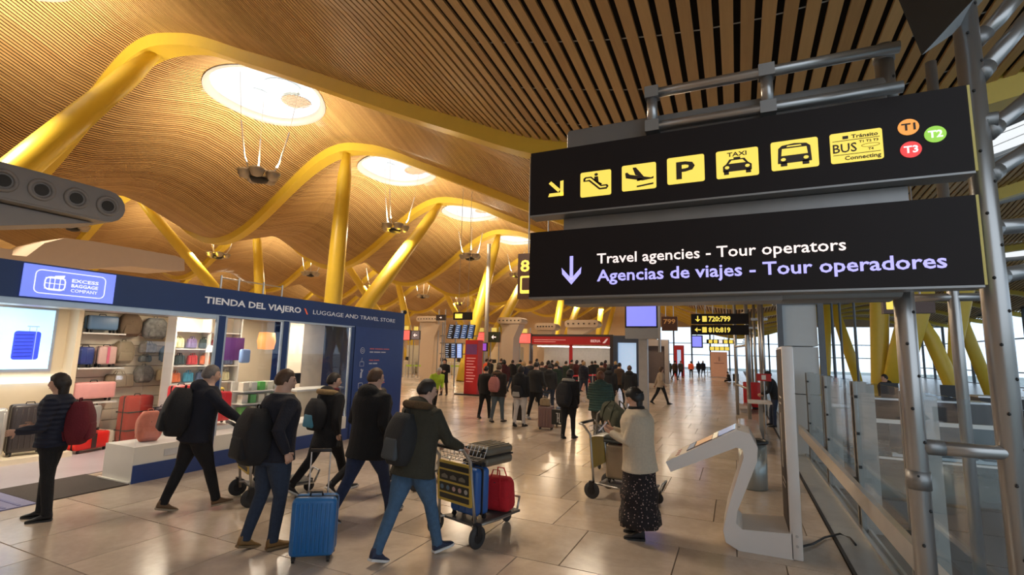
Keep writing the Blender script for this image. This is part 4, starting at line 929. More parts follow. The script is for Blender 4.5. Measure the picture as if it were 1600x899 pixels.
# store lighting: recessed strips and spots
for y in (1.5, 4.2, 6.6, 8.6):
    area('store_light', (-10.2, y, 2.78), 1.6, 55, (1, .86, .66), (0, 0, 0), .25)
    sb('light_panel', (-11.0, y-.13, 2.795), (-9.4, y+.13, 2.815), mat('panel_light', (1., .9, .75), .5, emit=2.5))
XW = XB_
G1 = 'backpacks on the store wall'
def wl_(px, py): p = atx(px, py, XW+.14); return (XW+.14, p.y, p.z)
def wallpack(px, py, wpx, hpx, col, label, **k):
    p = atx(px, py, XW+.12); f = .0112*1.25; backpack(label, col, wpx*f, .2, hpx*f, (XW+.13, p.y, p.z), PI/2, **k)
wallpack(200, 526, 32, 34, (.16, .11, .07), 'dark brown backpack at the top of the store wall')
wallpack(240, 530, 36, 33, (.30, .31, .31), 'grey and white patterned backpack, top row of the store wall', camo=True)
wallpack(281, 528, 32, 33, (.48, .30, .13), 'tan backpack, top row of the store wall, near its right end')
wallpack(190, 568, 28, 33, (.27, .21, .13), 'khaki backpack with a top handle in the middle of the store wall')
wallpack(262, 566, 26, 27, (.10, .14, .18), 'slate blue backpack with a flap on the store wall')
wallpack(222, 598, 26, 26, (.20, .19, .18), 'mottled grey backpack in the third row of the store wall', camo=True)
def wallbag(px, py, wpx, hpx, col, label, x=.12, **k):
    p = atx(px, py, XW+x); f = .0112*1.25; bag(label, col, wpx*f, .14, hpx*f, (XW+x, p.y, p.z), PI/2, **k)
wallbag(230, 552, 26, 15, (.28, .26, .24), 'speckled grey pouch bag above the small slate bag', camo=True)
wallbag(226, 566, 18, 10, (.14, .17, .19), 'small slate pouch bag in the middle of the wall')
wallbag(296, 551, 18, 20, (.55, .40, .22), 'small sand-coloured bag right of the slate backpack')
wallbag(256, 595, 26, 18, (.62, .48, .28), 'cream shoulder bag in the third row')
wallbag(287, 588, 28, 20, (.55, .36, .18), 'tan satchel right of the cream shoulder bag')
wallbag(316, 547, 18, 9, (.16, .15, .15), 'dark patterned clutch near the window post')
wallbag(316, 563, 18, 11, (.30, .10, .10), 'dark red clutch under the patterned clutch')
wallbag(316, 533, 18, 12, (.10, .20, .22), 'teal pouch at the right end of the wall')
wallbag(184, 606, 40, 20, (.27, .20, .13), 'khaki roll duffel bag hanging under the khaki backpack', name='duffel_bag')
def onshelf(y, z, x=XW+.2): return (x, y, z)
suitcase('pale blue hard suitcase on the top shelf of the store', (.12, .22, .38), .52, .22, .34, onshelf(5.62, 2.265), PI/2, 'cases on the store shelves', 0)
suitcase('small dark blue hard suitcase on the second shelf', (.03, .05, .22), .26, .2, .40, onshelf(5.40, 1.575), PI/2, 'cases on the store shelves', 3)
suitcase('small pink-based patterned children\'s suitcase on the second shelf', (.62, .40, .36), .32, .2, .42, onshelf(5.76, 1.575), PI/2, 'cases on the store shelves', 0, band=mat('pink_band', (.6, .12, .2), .5))
suitcase('pink hard children\'s suitcase lying across the third shelf', (.80, .38, .36), .72, .22, .38, onshelf(5.62, .905), PI/2, 'cases on the store shelves', 0)
suitcase('narrow black and white chequered case under the shelves', (.35, .34, .32), .24, .2, .5, (XW+.3, 5.62, .34), PI/2, 'cases on the store shelves', 4)
sb('case_stand', (XW+.05, 5.4, .012), (XW+.55, 5.9, .335), CREAM2)
sp = fl(140, 697)
suitcase('bright red children\'s ride-on suitcase on the store floor', (.75, .02, .015), .62, .26, .36, (-11.25, 5.45, .014), PI/2+.2, 'cases on the store floor', 0, band=mat('dark_flame', (.05, .02, .02), .4))
t = suitcase('tall red soft trolley bag with dark straps on the store floor', (.42, .03, .02), .52, .32, .98, (-11.4, 6.28, .014), PI/2+.1, 'cases on the store floor', 0, soft=True)
for z in (.3, .66): MB().tube([(-.265, -.165, z), (.265, -.165, z), (.265, .165, z), (-.265, .165, z)], .014, 4, True).build('compression_strap', PLB, t)
suitcase('silver ribbed suitcase at the left edge of the store', (.50, .48, .45), .42, .26, .82, (-11.3, 4.02, .105), PI/2-.2, 'cases on the low platform', 6, metal=.4)
suitcase('black ribbed suitcase beside the woman with the red backpack', (.05, .04, .04), .5, .28, .86, (-11.35, 4.55, .105), PI/2-.15, 'cases on the low platform', 6)
suitcase('dark tall trolley case behind the salmon backpack', (.03, .02, .03), .34, .24, .8, (-10.6, 6.35, .014), PI/2, 'cases on the store floor', 4)
backpack('salmon pink backpack on the white plinth in the store window', (.62, .20, .13), .36, .22, .46, (-8.62, 4.98, .525), PI/2-.3, G1)
bag('black duffel bag lying behind the window plinth', (.05, .04, .05), .6, .3, .3, (-9.6, 5.4, .014), PI/2, 'cases on the store floor', name='duffel_bag')
# window two: red cases, racks, boxes
for i, (y, x, h_, lab) in enumerate(((6.12, -9.35, .72, 'leftmost bright red suitcase of the cluster in the second window'), (6.36, -9.1, .66, 'middle bright red suitcase in the second window'), (6.62, -8.95, .60, 'front bright red suitcase in the second window, lowest of the three'))):
    suitcase(lab, (.80, .02, .03), .36, .24, h_, (x, y-.25, .60), PI/2, 'red suitcases in the second window', 3)
suitcase('yellow suitcase behind the red ones in the second window', (.80, .55, .05), .36, .22, .62, (-9.7, 6.75, .60), PI/2, 'red suitcases in the second window', 3)
sb('display_step', (-9.95, 5.75, .0), (-8.75, 6.98, .59), STW)
rk = thing('goods_rack', 'white rack of hanging pouches behind the second window', 'rack', (-10.8, 7.2, 0))
for z in (1.25, 1.62, 1.98, 2.36): sb('rack_shelf', (-11.0, 6.5, z-.02), (-10.7, 8.0, z), STW, rk)
sb('rack_back', (-11.05, 6.5, .012), (-11.0, 8.0, 2.7), CREAM2, rk)
for y in (6.5, 7.25, 8.0): sb('rack_upright', (-11.0, y-.015, .012), (-10.7, y+.015, 2.7), STW, rk)
rg = random.Random(11); cols = [(.75, .2, .08), (.12, .10, .10), (.04, .06, .06), (.05, .28, .42), (.65, .60, .35), (.55, .05, .05), (.10, .12, .2), (.2, .15, .3)]
nm_ = {0: 'orange', 1: 'dark brown', 2: 'black', 3: 'blue', 4: 'straw-coloured', 5: 'red', 6: 'navy', 7: 'purple'}
for r_, z in enumerate((1.27, 1.64, 2.0)):
    for k in range(5):
        ci = (k*3+r_*2) % 8; y = 6.65+.28*k+.05*(r_ == 1)
        bag('%s pouch, %s of the rack in the second window' % (nm_[ci], ('bottom row', 'middle row', 'top row')[r_]) + ('', ', second from left', ', third from left', ', fourth from left', ', last in the row')[k], cols[ci], .22, .1, .2, (-10.84, y, z), PI/2, 'pouches on the rack in the second window')
bx = [(.12, .45, .10), (.70, .70, .60), (.70, .66, .55), (.10, .40, .12), (.55, .55, .5), (.65, .62, .5)]
BXN = ['green', 'white', 'cream', 'dark green', 'grey', 'pale']
for r_, z in enumerate((.60, .86, 1.12)):
    sb('box_shelf', (-9.75, 7.20 if r_ else 7.2, z-.02), (-9.4, 8.3, z), STW)
    for k in range(5):
        c = (k*2+r_) % 6; t = tag(MB().rbox((0, 0, .09), (.16, .14, .18), .006, 1).build('carton', mat('carton_%d' % c, bx[c], .6), None), '%s carton, %s from the left on the %s box shelf in the third window' % (BXN[c], ('first', 'second', 'third', 'fourth', 'fifth')[k], ('low', 'middle', 'top')[r_]), 'box', 'cartons in the third window')
        t.location = (-9.57, 7.32+.2*k, z+.001)
sb('box_shelf_post', (-9.78, 7.18, 0.012), (-9.74, 8.34, 1.3), STW)
# hanging lamps, lantern and goods in windows two and three
def tagb(mb, name, m, label, cat, group=None, loc=(0, 0, 0), smooth=False):
    o = mb.build(name, m, None, smooth); o.location = loc; return tag(o, label, cat, group)
for (y, z, lab) in ((7.0, 1.92, 'small white lamp shade hanging left in the third window'), (7.3, 2.05, 'small white lamp shade beside the purple cloth'), (7.65, 2.1, 'white lamp shade left of the orange lantern')):
    t = thing('pendant_lamp', lab, 'lamp', (-10.3, y, z), group='small lamps in the store window'); MB().lathe([(.09, 0), (.05, .14), (.045, .14), (.085, 0)], n=14).build('lamp_shade', mat('lamp_white', (1., .9, .75), .5, emit=1.2), t, True); MB().cyl((0, 0, .14), (0, 0, 2.8-z), .004, n=5).build('cord', BLACK, t)
tagb(MB().lathe([(.0, -.2), (.17, -.19), (.2, 0), (.17, .19), (.0, .2)], n=18), 'paper_lantern', mat('lantern_orange', (1., .35, .10), .5, emit=.8), 'glowing orange square lantern in the third window', 'lamp', None, (-9.9, 8.05, 2.2), True)
tagb(MB().box((-.02, -.25, -.25), (.02, .25, .25)), 'hanging_cloth', mat('purple_cloth', (.16, .04, .25), .8), 'purple cloth hanging behind the second window', 'cloth', None, (-10.2, 7.45, 2.0))
tagb(MB().rbox((0, 0, 0), (.12, .22, .3), .04, 2), 'blue_bag', mat('pale_blue', (.25, .40, .75), .5), 'pale blue bag hanging at the left of the third window', 'bag', None, (-9.8, 7.45, 1.85), True)
dk = thing('store_counter', 'pale cash counter with a monitor inside the third window', 'counter', (-9.6, 9.0, 0))
sb('counter_body', (-9.9, 8.5, .012), (-9.3, 9.9, 1.05), CREAM, dk); sb('counter_top', (-9.95, 8.45, 1.05), (-9.25, 9.95, 1.09), STW, dk)
sb('monitor', (-9.75, 8.6, 1.2), (-9.71, 8.95, 1.45), BLACK, dk); sb('monitor_foot', (-9.75, 8.75, 1.09), (-9.71, 8.8, 1.2), BLACK, dk)
# rail on the store roof
rr_f = thing('roof_rail', 'small metal rail standing on the store roof behind the fascia', 'rail', (-9.6, 7, 3.06))
sb('roof_panel', (-12.2, -1.6, 2.92), (FX-.2, 10.95, 3.0), CREAM)
for y in (6.6, 7.0, 7.6, 8.1): MB().cyl((-9.6, y, 2.99), (-9.6, y, 3.5), .02, n=8).build('rail_post', STEEL, rr_f, world=True)
MB().cyl((-9.6, 6.6, 3.45), (-9.6, 8.1, 3.45), .015, n=8).build('rail_bar', STEEL, rr_f, world=True)
# ================================================================ PEOPLE
SKIN = mat('skin', (.55, .33, .24), .55, var=.08); 
HAIRS = {'dark': mat('hair_dark', (.018, .012, .010), .6, var=.4, scale=40), 'black': mat('hair_black', (.008, .007, .008), .5, var=.4, scale=40), 'brown': mat('hair_brown', (.07, .035, .018), .6, var=.4, scale=40), 'grey': mat('hair_grey', (.16, .14, .13), .6, var=.35, scale=40), 'auburn': mat('hair_auburn', (.16, .06, .03), .6, var=.4, scale=40), 'blond': mat('hair_blond', (.35, .22, .10), .6, var=.4, scale=40), 'white': mat('hair_white', (.5, .48, .46), .6, var=.2, scale=40)}
def cloth(name, col, **k):
    return mat('cloth_'+name, col, .9, var=k.pop('var', .3), scale=k.pop('scale', 9), bump=k.pop('bump', .4), **k)
def hsurf(d, s=1., ex=0.):
    """skull/face surface for direction d (x right, y forward, z up), head height ~.235*s"""
    x, y, z = d
    rx, ry, rz = .074+ex, .094+ex, .118+ex
    p = V(x*rx, y*ry, z*rz)
    if z < 0: k = 1-.28*(-z)**1.5; p.x *= k; p.y *= (1-.12*(-z)) if y > 0 else (1-.40*(-z)**1.2)
    if y < 0: p.y *= 1.04; 
    if y > .2 and ex < .004:
        f = (y-.2)/.8
        p.y -= .012*math.exp(-((abs(x)-.36)/.16)**2-((z-.06)/.13)**2)*f            # eye sockets
        p.y += .024*math.exp(-(x/.13)**2-((z+.17)/.15)**2)*f+.008*math.exp(-(x/.1)**2-((z-.02)/.14)**2)*f   # nose
        p.y += .007*math.exp(-(x/.3)**2-((z-.24)/.10)**2)*f                          # brow
        p.y += .007*math.exp(-(x/.22)**2-((z+.47)/.07)**2)*f-.004*math.exp(-(x/.22)**2-((z+.58)/.05)**2)*f   # lips
        p.y += .010*math.exp(-(x/.28)**2-((z+.80)/.16)**2)*f                          # chin
    return p*s
def headmesh(n=32, m=24, s=1., fn=None):
    rings = []
    for k in range(m):
        t = -PI/2+.06+(PI-.12)*k/(m-1); rings.append([(fn or hsurf)((math.cos(2*PI*i/n)*math.cos(t), math.sin(2*PI*i/n)*math.cos(t), math.sin(t)), s) for i in range(n)])
    return rings
def hand_into(mb, w_, dirv, pn, s=1., curl=.5, side=1):
    """palm + five fingers. dirv: forearm direction, pn: palm normal (palm faces pn)"""
    d = dirv.normalized(); pn = (pn-d*pn.dot(d)).normalized(); a = d.cross(pn)*side       # a: towards thumb
    s *= 1.0; palm = []
    for q, wd, th in ((0, .026, .017), (.03, .036, .017), (.065, .042, .014), (.09, .040, .012)):
        c = w_+d*q*s; palm.append([c+a*(wd*s*math.cos(2*PI*i/10))+pn*(th*s*math.sin(2*PI*i/10)) for i in range(10)])
    mb.loft(palm)
    for k, (off, l) in enumerate(((.031, .072), (.011, .080), (-.010, .075), (-.030, .058))):
        p = w_+d*.085*s+a*off*s; pts = [p-d*.01*s]; ang = curl*.5; L = l*s
        for j, fr_ in enumerate((.45, .30, .25)):
            q = d*math.cos(ang)+pn*math.sin(ang); p = p+q*L*fr_; pts.append(p); ang += curl*.9
        mb.tube(pts, [.0095*s, .009*s, .008*s, .0062*s], 6)
    p = w_+d*.025*s+a*.03*s; q1 = (a*.75+d*.55+pn*.35).normalized(); q2 = (a*.25+d*.8+pn*.5*(1+curl*.5)).normalized()
    mb.tube([p-q1*.012, p+q1*.036*s, p+q1*.036*s+q2*.03*s, p+q1*.036*s+q2*.052*s], [.012*s, .011*s, .0095*s, .007*s], 6)
def ik(a, b, l1, l2, pole):
    d = b-a; L = min(d.length, (l1+l2)*.999); dn = d.normalized(); x = (l1*l1-l2*l2+L*L)/(2*L); h = math.sqrt(max(0, l1*l1-x*x))
    p = (pole-dn*pole.dot(dn)).normalized(); return a+dn*x+p*h, a+dn*L
def person(label, loc, head_dir, H=1.72, lean=0., legs=((.3, .15), (-.25, .35)), arms=None, twist=0., hyaw=0., hpitch=0., jacket=('black', (.012, .012, .014)), coat=.50, trousers=('blacktrousers', (.01, .01, .012)), shoes=(.02, .02, .022), sole=None, hair='dark', hstyle='short', hood=None, puff=False, vox=.014, skirt=None, build=1., collar=None, group=None, fur=None, cuffs=True, long_hair=0., scarf=None, name='person', cap=None):
    """heading: world direction faced. legs: (hip flexion, knee flexion) right, left. arms: wrist targets (x right, y forward, z up), metres"""
    rz = math.atan2(-head_dir[0], head_dir[1]); S = H/1.75
    hipz = .525*H; th, sh, fh = .245*H, .245*H, .042*H; hw = .053*H
    # legs
    joints = []; lows = []
    for i, (hf, kf) in enumerate(legs):
        sx = 1 if i == 0 else -1; hp = V(sx*hw, 0, 0); kn = hp+V(sx*.01, math.sin(hf), -math.cos(hf))*th; a2 = hf-kf; an = kn+V(0, math.sin(a2), -math.cos(a2))*sh
        lift = max(0, -a2*.75) if a2 < -.1 else min(0, -(a2)*.45)
        joints.append([hp, kn, an, lift]); lows.append(an.z-fh*math.cos(lift)-(.13*H*math.sin(lift)*.55 if lift > 0 else 0))
    pz = -min(lows); PEL = V(0, 0, pz)
    R_ = Matrix.Rotation(-lean, 3, 'X')@Matrix.Rotation(twist, 3, 'Z')
    up = lambda x, y, z: PEL+R_@V(x, y, z)          # torso space, origin at pelvis
    tz = H-hipz                                        # upper body height
    shz = .815*H-hipz; nkz = .845*H-hipz; hdz = .930*H-hipz; shw = .118*H*(.92+.08*build)
    root = thing(name, label, 'person', (loc[0], loc[1], loc[2] if len(loc) > 2 else 0), rz, group)
    bd = MB(); bw = build
    def tring(z, rx, ry, oy=0.): return [up(rx*math.cos(2*PI*i/20), oy+ry*math.sin(2*PI*i/20), z) for i in range(20)]
    T = [(-.05, .155, .11, 0), (.05, .165, .12, 0), (.16, .145, .105, .005), (.30, .165, .12, .005), (.42, .18, .125, 0), (.50, .165, .105, -.01), (.545, .09, .07, -.01), (.60, .058, .058, 0), (.66, .056, .056, .005)]
    kk = shz/.50
    bd.loft([tring(z*kk, rx*S*bw, ry*S*bw, oy*S) for z, rx, ry, oy in T])
    # head
    hR = R_@Matrix.Rotation(hyaw, 3, 'Z')@Matrix.Rotation(-hpitch+lean*.6, 3, 'X'); hc = up(0, .015*S, hdz)
    hs = S*1.0
    rings = headmesh(s=hs); bd.loft([[hc+hR@p for p in r] for r in rings])
    for sx in (-1, 1): bd.ball(hc+hR@V(sx*.076*hs, -.008, -.005), V(.012, .018, .032)*hs, 8, 6)
    # legs skin
    lg = []
    for i, (hp, kn, an, lift) in enumerate(joints):
        hp, kn, an = hp+PEL, kn+PEL, an+PEL; lg.append((hp, kn, an, lift))
        bd.tube([hp+V(0, 0, .02), hp.lerp(kn, .5), kn, kn.lerp(an, .35), an, an-V(0, 0, .03)], [.085*S*bw, .072*S*bw, .052*S, .05*S, .036*S, .036*S], 12)
    # arms
    ua, fa = .172*H, .150*H; extra = MB(); al = []
    arms = arms or (V(.24, .05, -.06), V(-.24, .05, -.06))
    for i, tg in enumerate(arms):
        sx = 1 if i == 0 else -1; curl = .55; pn = None
        if isinstance(tg, dict): curl = tg.get('curl', .55); pn = tg.get('pn'); pole = tg.get('pole', V(sx*.5, -1, -.6)); tg = tg['p']
        else: pole = V(sx*.5, -1, -.5)
        s0 = up(sx*shw, -.01, shz-.02*S); tgt = PEL+Vector(tg) 
        el, wr = ik(s0, tgt, ua, fa, pole); al.append((s0, el, wr)); fd = (wr-el).normalized()
        bd.tube([up(sx*shw*.55, -.01, shz), s0, s0.lerp(el, .5), el, el.lerp(wr, .4), wr, wr+fd*.015], [.05*S, .055*S, .044*S, .036*S, .036*S, .026*S, .024*S], 12)
        hand_into(extra, wr-fd*.005, fd, pn if pn is not None else V(-sx, 0, -.1), S*.98, curl, 1)
    remeshed(bd, 'body', SKIN, root, vox*.75, extra, 1)
    # trousers / skirt
    tm = cloth(trousers[0], trousers[1], **(trousers[2] if len(trousers) > 2 else {}))
    tr = MB(); e = .012
    tr.loft([tring(z*kk, rx*S*bw+.014, ry*S*bw+.016, oy) for z, rx, ry, oy in ((-.12, .145, .11, 0), (-.04, .163, .122, 0), (.05, .166, .122, 0), (.13, .150, .112, 0))])
    for hp, kn, an, lift in lg:
        tr.tube([hp+V(0, 0, .03), hp.lerp(kn, .45), kn, kn.lerp(an, .4), kn.lerp(an, .85), an+V(0, 0, -.012)], [.098*S*bw, .088*S*bw, .068*S, .064*S, .054*S, .056*S], 14)
    if not skirt: remeshed(tr, 'trousers', tm, root, vox, None, 3)
    else:
        sk = MB(); z0 = skirt[2]; rg_ = []
        for k in range(15):
            q = k/14; z = PEL.z+.12*S-(PEL.z+.12*S-z0)*q; fl_ = min(1, .80+q*1.4)*(1+.30*q)+(.12 if k in (8, 9) else 0)+(.10 if k in (12, 13, 14) else 0); ring = []
            for i in range(28):
                a = 2*PI*i/28; w_ = 1+.06*q*math.sin(a*7+k*.3)
                ring.append(V(.182*S*bw*.80*fl_*math.cos(a)*w_, .158*S*bw*.80*fl_*math.sin(a)*w_, z))
            rg_.append(ring)
        sk.loft(rg_); sk.build('skirt', cloth(skirt[0], skirt[1], **skirt[3]), root, True)
    # shoes
    sm = mat('shoe_%02d%02d%02d' % tuple(int(c*99) for c in shoes), shoes, .6); slm = mat('sole_%s' % (sole[0] if sole else 'dark'), sole[1] if sole else (.02, .02, .02), .6)
    for i, (hp, kn, an, lift) in enumerate(lg):
        sx = 1 if i == 0 else -1; c, s = math.cos(lift), math.sin(lift); yaw = .12*sx
        F_ = Matrix.Rotation(-yaw, 3, 'Z')@Matrix.Rotation(-lift, 3, 'X'); g = lambda x, y, z: an+F_@V(x, y, z)
        u_ = MB(); rs = []
        for y, wd, h0, h1 in ((-.055, .022, -fh+.02, .0), (-.045, .034, -fh+.018, .045), (.0, .038, -fh+.018, .055), (.05, .040, -fh+.018, .012), (.10, .045, -fh+.018, -.018), (.145, .043, -fh+.018, -.032), (.175, .032, -fh+.018, -.042), (.188, .014, -fh+.02, -.05)):
            zc, hz = (h0+h1)/2, (h1-h0)/2
            rs.append([g(wd*S*math.copysign(abs(math.cos(2*PI*k/14))**.7, math.cos(2*PI*k/14)), y*S, (zc+hz*math.copysign(abs(math.sin(2*PI*k/14))**.8, math.sin(2*PI*k/14)))*S) for k in range(14)])
        shoe = u_.loft(rs).build('shoe', sm, root, True)
        o_ = MB(); o_.poly([(x*S, y*S) for x, y in [(-.03, -.058), (.03, -.058), (.040, -.02), (.040, .04), (.048, .10), (.046, .15), (.03, .185), (0, .195), (-.03, .185), (-.046, .15), (-.048, .10), (-.040, .04), (-.040, -.02)]], Fr(g(0, 0, -fh*1.0), F_@V(1, 0, 0), F_@V(0, 1, 0)), 0, .022*S).build('sole', slm, shoe)
    # jacket
    jm = cloth(jacket[0], jacket[1], **({'wave': 5.5} if puff else {}), **(jacket[2] if len(jacket) > 2 else {}))
    jk = MB(); hem = coat*H-hipz; jx = .022+(.02 if puff else 0); rgs = []
    prof_ = [(.10, .160, .122), (.22, .158, .120), (.34, .172, .130), (.43, .182, .132), (.50, .168, .112), (.545, .10, .085), (.575, .075, .072)]
    hemw = .166+max(0, -hem)*.10
    for z, rx, ry in [(hem/kk, hemw, .135+max(0, -hem)*.05), (hem/kk*.5+.03, .167, .128)]+prof_:
        rgs.append(tring(z*kk, rx*S*bw+jx, ry*S*bw+jx, 0))
    jk.loft(rgs)
    for i, (s0, el, wr) in enumerate(al):
        sx = 1 if i == 0 else -1; fd = (wr-el).normalized()
        jk.tube([up(sx*shw*.5, -.01, shz-.01), s0, s0.lerp(el, .4), el, el.lerp(wr, .5), wr-fd*.01], [.075*S, .074*S+jx*.3, .062*S+jx*.3, .055*S+jx*.3, .050*S+jx*.2, .042*S], 14)
    if hood:
        jk.ball(up(0, -.085*S, nkz-.01), V(.15, .105, .10)*S, 14, 10)
        jk.tube([up(-.10*S, .02, nkz-.03*S), up(-.11*S, -.08*S, nkz+.01), up(0, -.15*S, nkz+.02), up(.11*S, -.08*S, nkz+.01), up(.10*S, .02, nkz-.03*S)], .04*S, 10)
    else:
        jk.tube([up(.062*S*math.cos(2*PI*k/14), .005+.062*S*math.sin(2*PI*k/14), nkz+.0*S) for k in range(14)], .022*S, 8, True)
    remeshed(jk, 'jacket', jm, root, vox, None, 3)
    if fur:
        fb = MB(); pts = [up(-.12*S, .0, nkz-.02*S), up(-.145*S, -.09*S, nkz+.0), up(-.08*S, -.17*S, nkz+.0), up(.08*S, -.17*S, nkz+.0), up(.145*S, -.09*S, nkz+.0), up(.12*S, .0, nkz-.02*S)]
        fb.tube(pts, .042*S, 10); remeshed(fb, 'fur_trim', mat('fur_'+fur[0], fur[1], .95, var=.5, scale=60, bump=1., bscale=200), root, .012, None, 1)
    if collar:
        cb = MB(); cb.tube([up(.078*S*math.cos(2*PI*k/16), .0+.075*S*math.sin(2*PI*k/16), nkz+.015*S) for k in range(16)], .024*S, 8, True); cb.build('collar', mat('collar_'+collar[0], collar[1], .9, bump=.5), root, True)
    if scarf:
        cb = MB()
        for dz in (0, .035): cb.tube([up(.075*S*math.cos(2*PI*k/16), .0+.078*S*math.sin(2*PI*k/16), nkz+(.0+dz)*S) for k in range(16)], .026*S, 8, True)
        cb.build('scarf', mat('scarf_'+scarf[0], scarf[1], .95, bump=.5), root, True)
    # hair
    hm = HAIRS[hair]; rnd = random.Random(hash(label) % 1000 if False else len(label))
    def hair_fn(d, s):
        x, y, z = d; line = .30 if hstyle != 'bald' else -.05
        zl = -.42+.30*sst(-.35, .05, y)+.60*sst(.12, .50, y)-(.22 if long_hair and y < .1 else 0)-(.12*sst(.2, .5, y) if long_hair else 0)
        if hstyle == 'bald': zl = -.40+.5*sst(0, .3, y)
        cover = z > zl and not (hstyle == 'bald' and z > .5)
        n_ = noise.noise(V(x*9+rnd.random()*0, y*9, z*9))*.006
        ex = (.016 if hstyle != 'bald' else .006)+n_+(.012 if long_hair else 0)
        ex *= (1-.35*max(0, y))*(.12+.88*sst(zl, zl+.28, z))
        return hsurf(d, s, ex) if cover else hsurf(d, s, 0)*.90
    hb = MB(); hr = headmesh(36, 28, hs, hair_fn); hb.loft([[hc+hR@p for p in r] for r in hr])
    if long_hair:
        L = (long_hair*1.25+.05)*S; rs = []
        for k in range(9):
            q = k/8; z = .06-(.06+L)*q; rs.append([hc+V(0, 0, min(z, .05))+(hR@V((.088-.018*q)*S*math.cos(2*PI*i/16)*(1+.06*math.sin(3*q*5+i)), (-.060+.012*q)*S+(.058-.012*q)*S*math.sin(2*PI*i/16), 0))+V(0, 0, 0) for i in range(16)])
        # keep the lower strands hanging straight down
        hb.loft(rs)
    if hstyle == 'bun': hb.ball(hc+hR@V(0, -.09*S, .07*S), .05*S, 12, 8)
    hb.build('hair', hm, root, True)
    eb = MB()
    for sx in (-1, 1): eb.ball(hc+hR@V(sx*.028*hs, .076*hs, .008*hs), V(.0125, .008, .008)*hs, 8, 6)
    eb.build('eyes', mat('eye_dark', (.03, .02, .018), .2), root, True)
    bb_ = MB()
    for sx in (-1, 1): bb_.tube([hc+hR@V(sx*.014*hs, .089*hs, .027*hs), hc+hR@V(sx*.03*hs, .088*hs, .033*hs), hc+hR@V(sx*.044*hs, .076*hs, .027*hs)], .004*hs, 5)
    bb_.build('eyebrows', hm, root, True)
    mo_ = MB(); mo_.tube([hc+hR@V(-.022*hs, .080*hs, -.056*hs), hc+hR@V(0, .091*hs, -.055*hs), hc+hR@V(.022*hs, .080*hs, -.056*hs)], .004*hs, 5); mo_.build('lips', mat('lips', (.40, .16, .13), .5), root, True)
    if cap: 
        cb = MB(); cb.loft([[hc+hR@(hsurf((math.cos(2*PI*i/24)*math.cos(t), math.sin(2*PI*i/24)*math.cos(t), math.sin(t)), hs, .024)) for i in range(24)] for t in (.3, .5, .8, 1.1, 1.4, 1.52)]); cb.poly([(-.07, 0), (-.06, .07), (0, .1), (.06, .07), (.07, 0)], Fr(hc+hR@V(0, .085, .045), hR@V(1, 0, 0), hR@V(0, 1, -.15)), 0, .006); cb.build('cap', mat('cap_'+cap[0], cap[1], .9), root, True)
    root['_rz'] = rz
    return root, dict(up=up, rz=rz, S=S, shz=shz, nkz=nkz, al=al, hc=hc, pel=PEL, Z=pz, loc=Vector(root.location))
def wpos(P, v):
    r = Matrix.Rotation(P['rz'], 3, 'Z'); return P['loc']+r@v
def wear(P, label, col, w=.34, d=.22, h=.48, dz=0., back=.125, **k):
    """a pack worn on the back: top-level thing on the wearer's back"""
    c = P['up'](0, -back*P['S']-.02-d*.36, P['shz']-h*.92+dz); q = wpos(P, c); L_ = P.get('lean', 0)
    return backpack(label, col, w, d, h, q, P['rz'], 'packs carried by travellers', rot=(-P.get('leanv', 0), 0, P['rz']), **k)
F0 = lambda px, py: tuple(fl(px, py))[:2]+(0,)
def hd(a): r = math.radians(a); return (math.sin(r), math.cos(r))     # heading in degrees clockwise from the corridor direction
NAVYC = ('navy', (.012, .016, .035)); BLK = ('black', (.010, .010, .012)); BT = ('black_trousers', (.009, .009, .011)); JEAN = ('dark_jeans', (.022, .035, .065), {'scale': 30}); JEANB = ('blue_jeans', (.06, .13, .25), {'scale': 25})
# 1 woman with the red backpack, far left
p, P = person('woman in a navy quilted jacket with a dark red backpack, far left', F0(66, 812), hd(-138), 1.66, .02, ((.12, .1), (-.06, .04)), (V(.20, .27, .16), V(-.20, .28, .15)), jacket=NAVYC, coat=.50, puff=True, trousers=BT, shoes=(.01, .01, .012), hair='dark', hstyle='long', long_hair=.24, hyaw=.0, build=1.05)
wear(P, 'dark red backpack worn by the woman in front of the store', (.13, .008, .018), .34, .24, .50, -.06)
# 2 grey-haired man pushing a cart
p, P = person('grey-haired man in a dark hooded jacket and tan shoes pushing a cart', F0(294, 798), hd(24), 1.80, .12, ((.36, .08), (-.26, .08)), ({'p': V(.20, .50, .10), 'curl': 1.0, 'pn': V(0, 0, -1)}, {'p': V(-.20, .50, .10), 'curl': 1.0, 'pn': V(0, 0, -1)}), jacket=('midnight', (.008, .010, .020)), coat=.47, hood=True, trousers=BT, shoes=(.15, .085, .04), sole=('pale', (.35, .28, .2)), hair='grey', build=1.28, vox=.013)
P1 = P
P['leanv'] = .12; wear(P, 'large black backpack worn by the grey-haired man with the cart', (.010, .010, .012), .40, .30, .58, -.03)
# 3 man in navy jacket pulling the blue case
p, P = person('man in a navy jacket and tan boots pulling a blue suitcase', F0(416, 856), hd(14), 1.80, .06, ((.12, .22), (-.10, .22)), ({'p': V(.30, -.02, .02), 'curl': 1.2, 'pn': V(-1, 0, 0)}, {'p': V(-.24, .10, .05), 'curl': .6}), jacket=('navy_deep', (.008, .009, .018)), coat=.48, trousers=('dark_jeans', (.022, .035, .065), {'scale': 30}), shoes=(.20, .11, .035), sole=('tan', (.18, .12, .06)), hair='brown', collar=('grey', (.28, .25, .22)), build=1.28, hyaw=-.45, vox=.013)
P['leanv'] = .06; wear(P, 'slack black backpack hanging on the man with the tan boots', (.010, .009, .010), .40, .28, .55, -.12)
Pcase = P
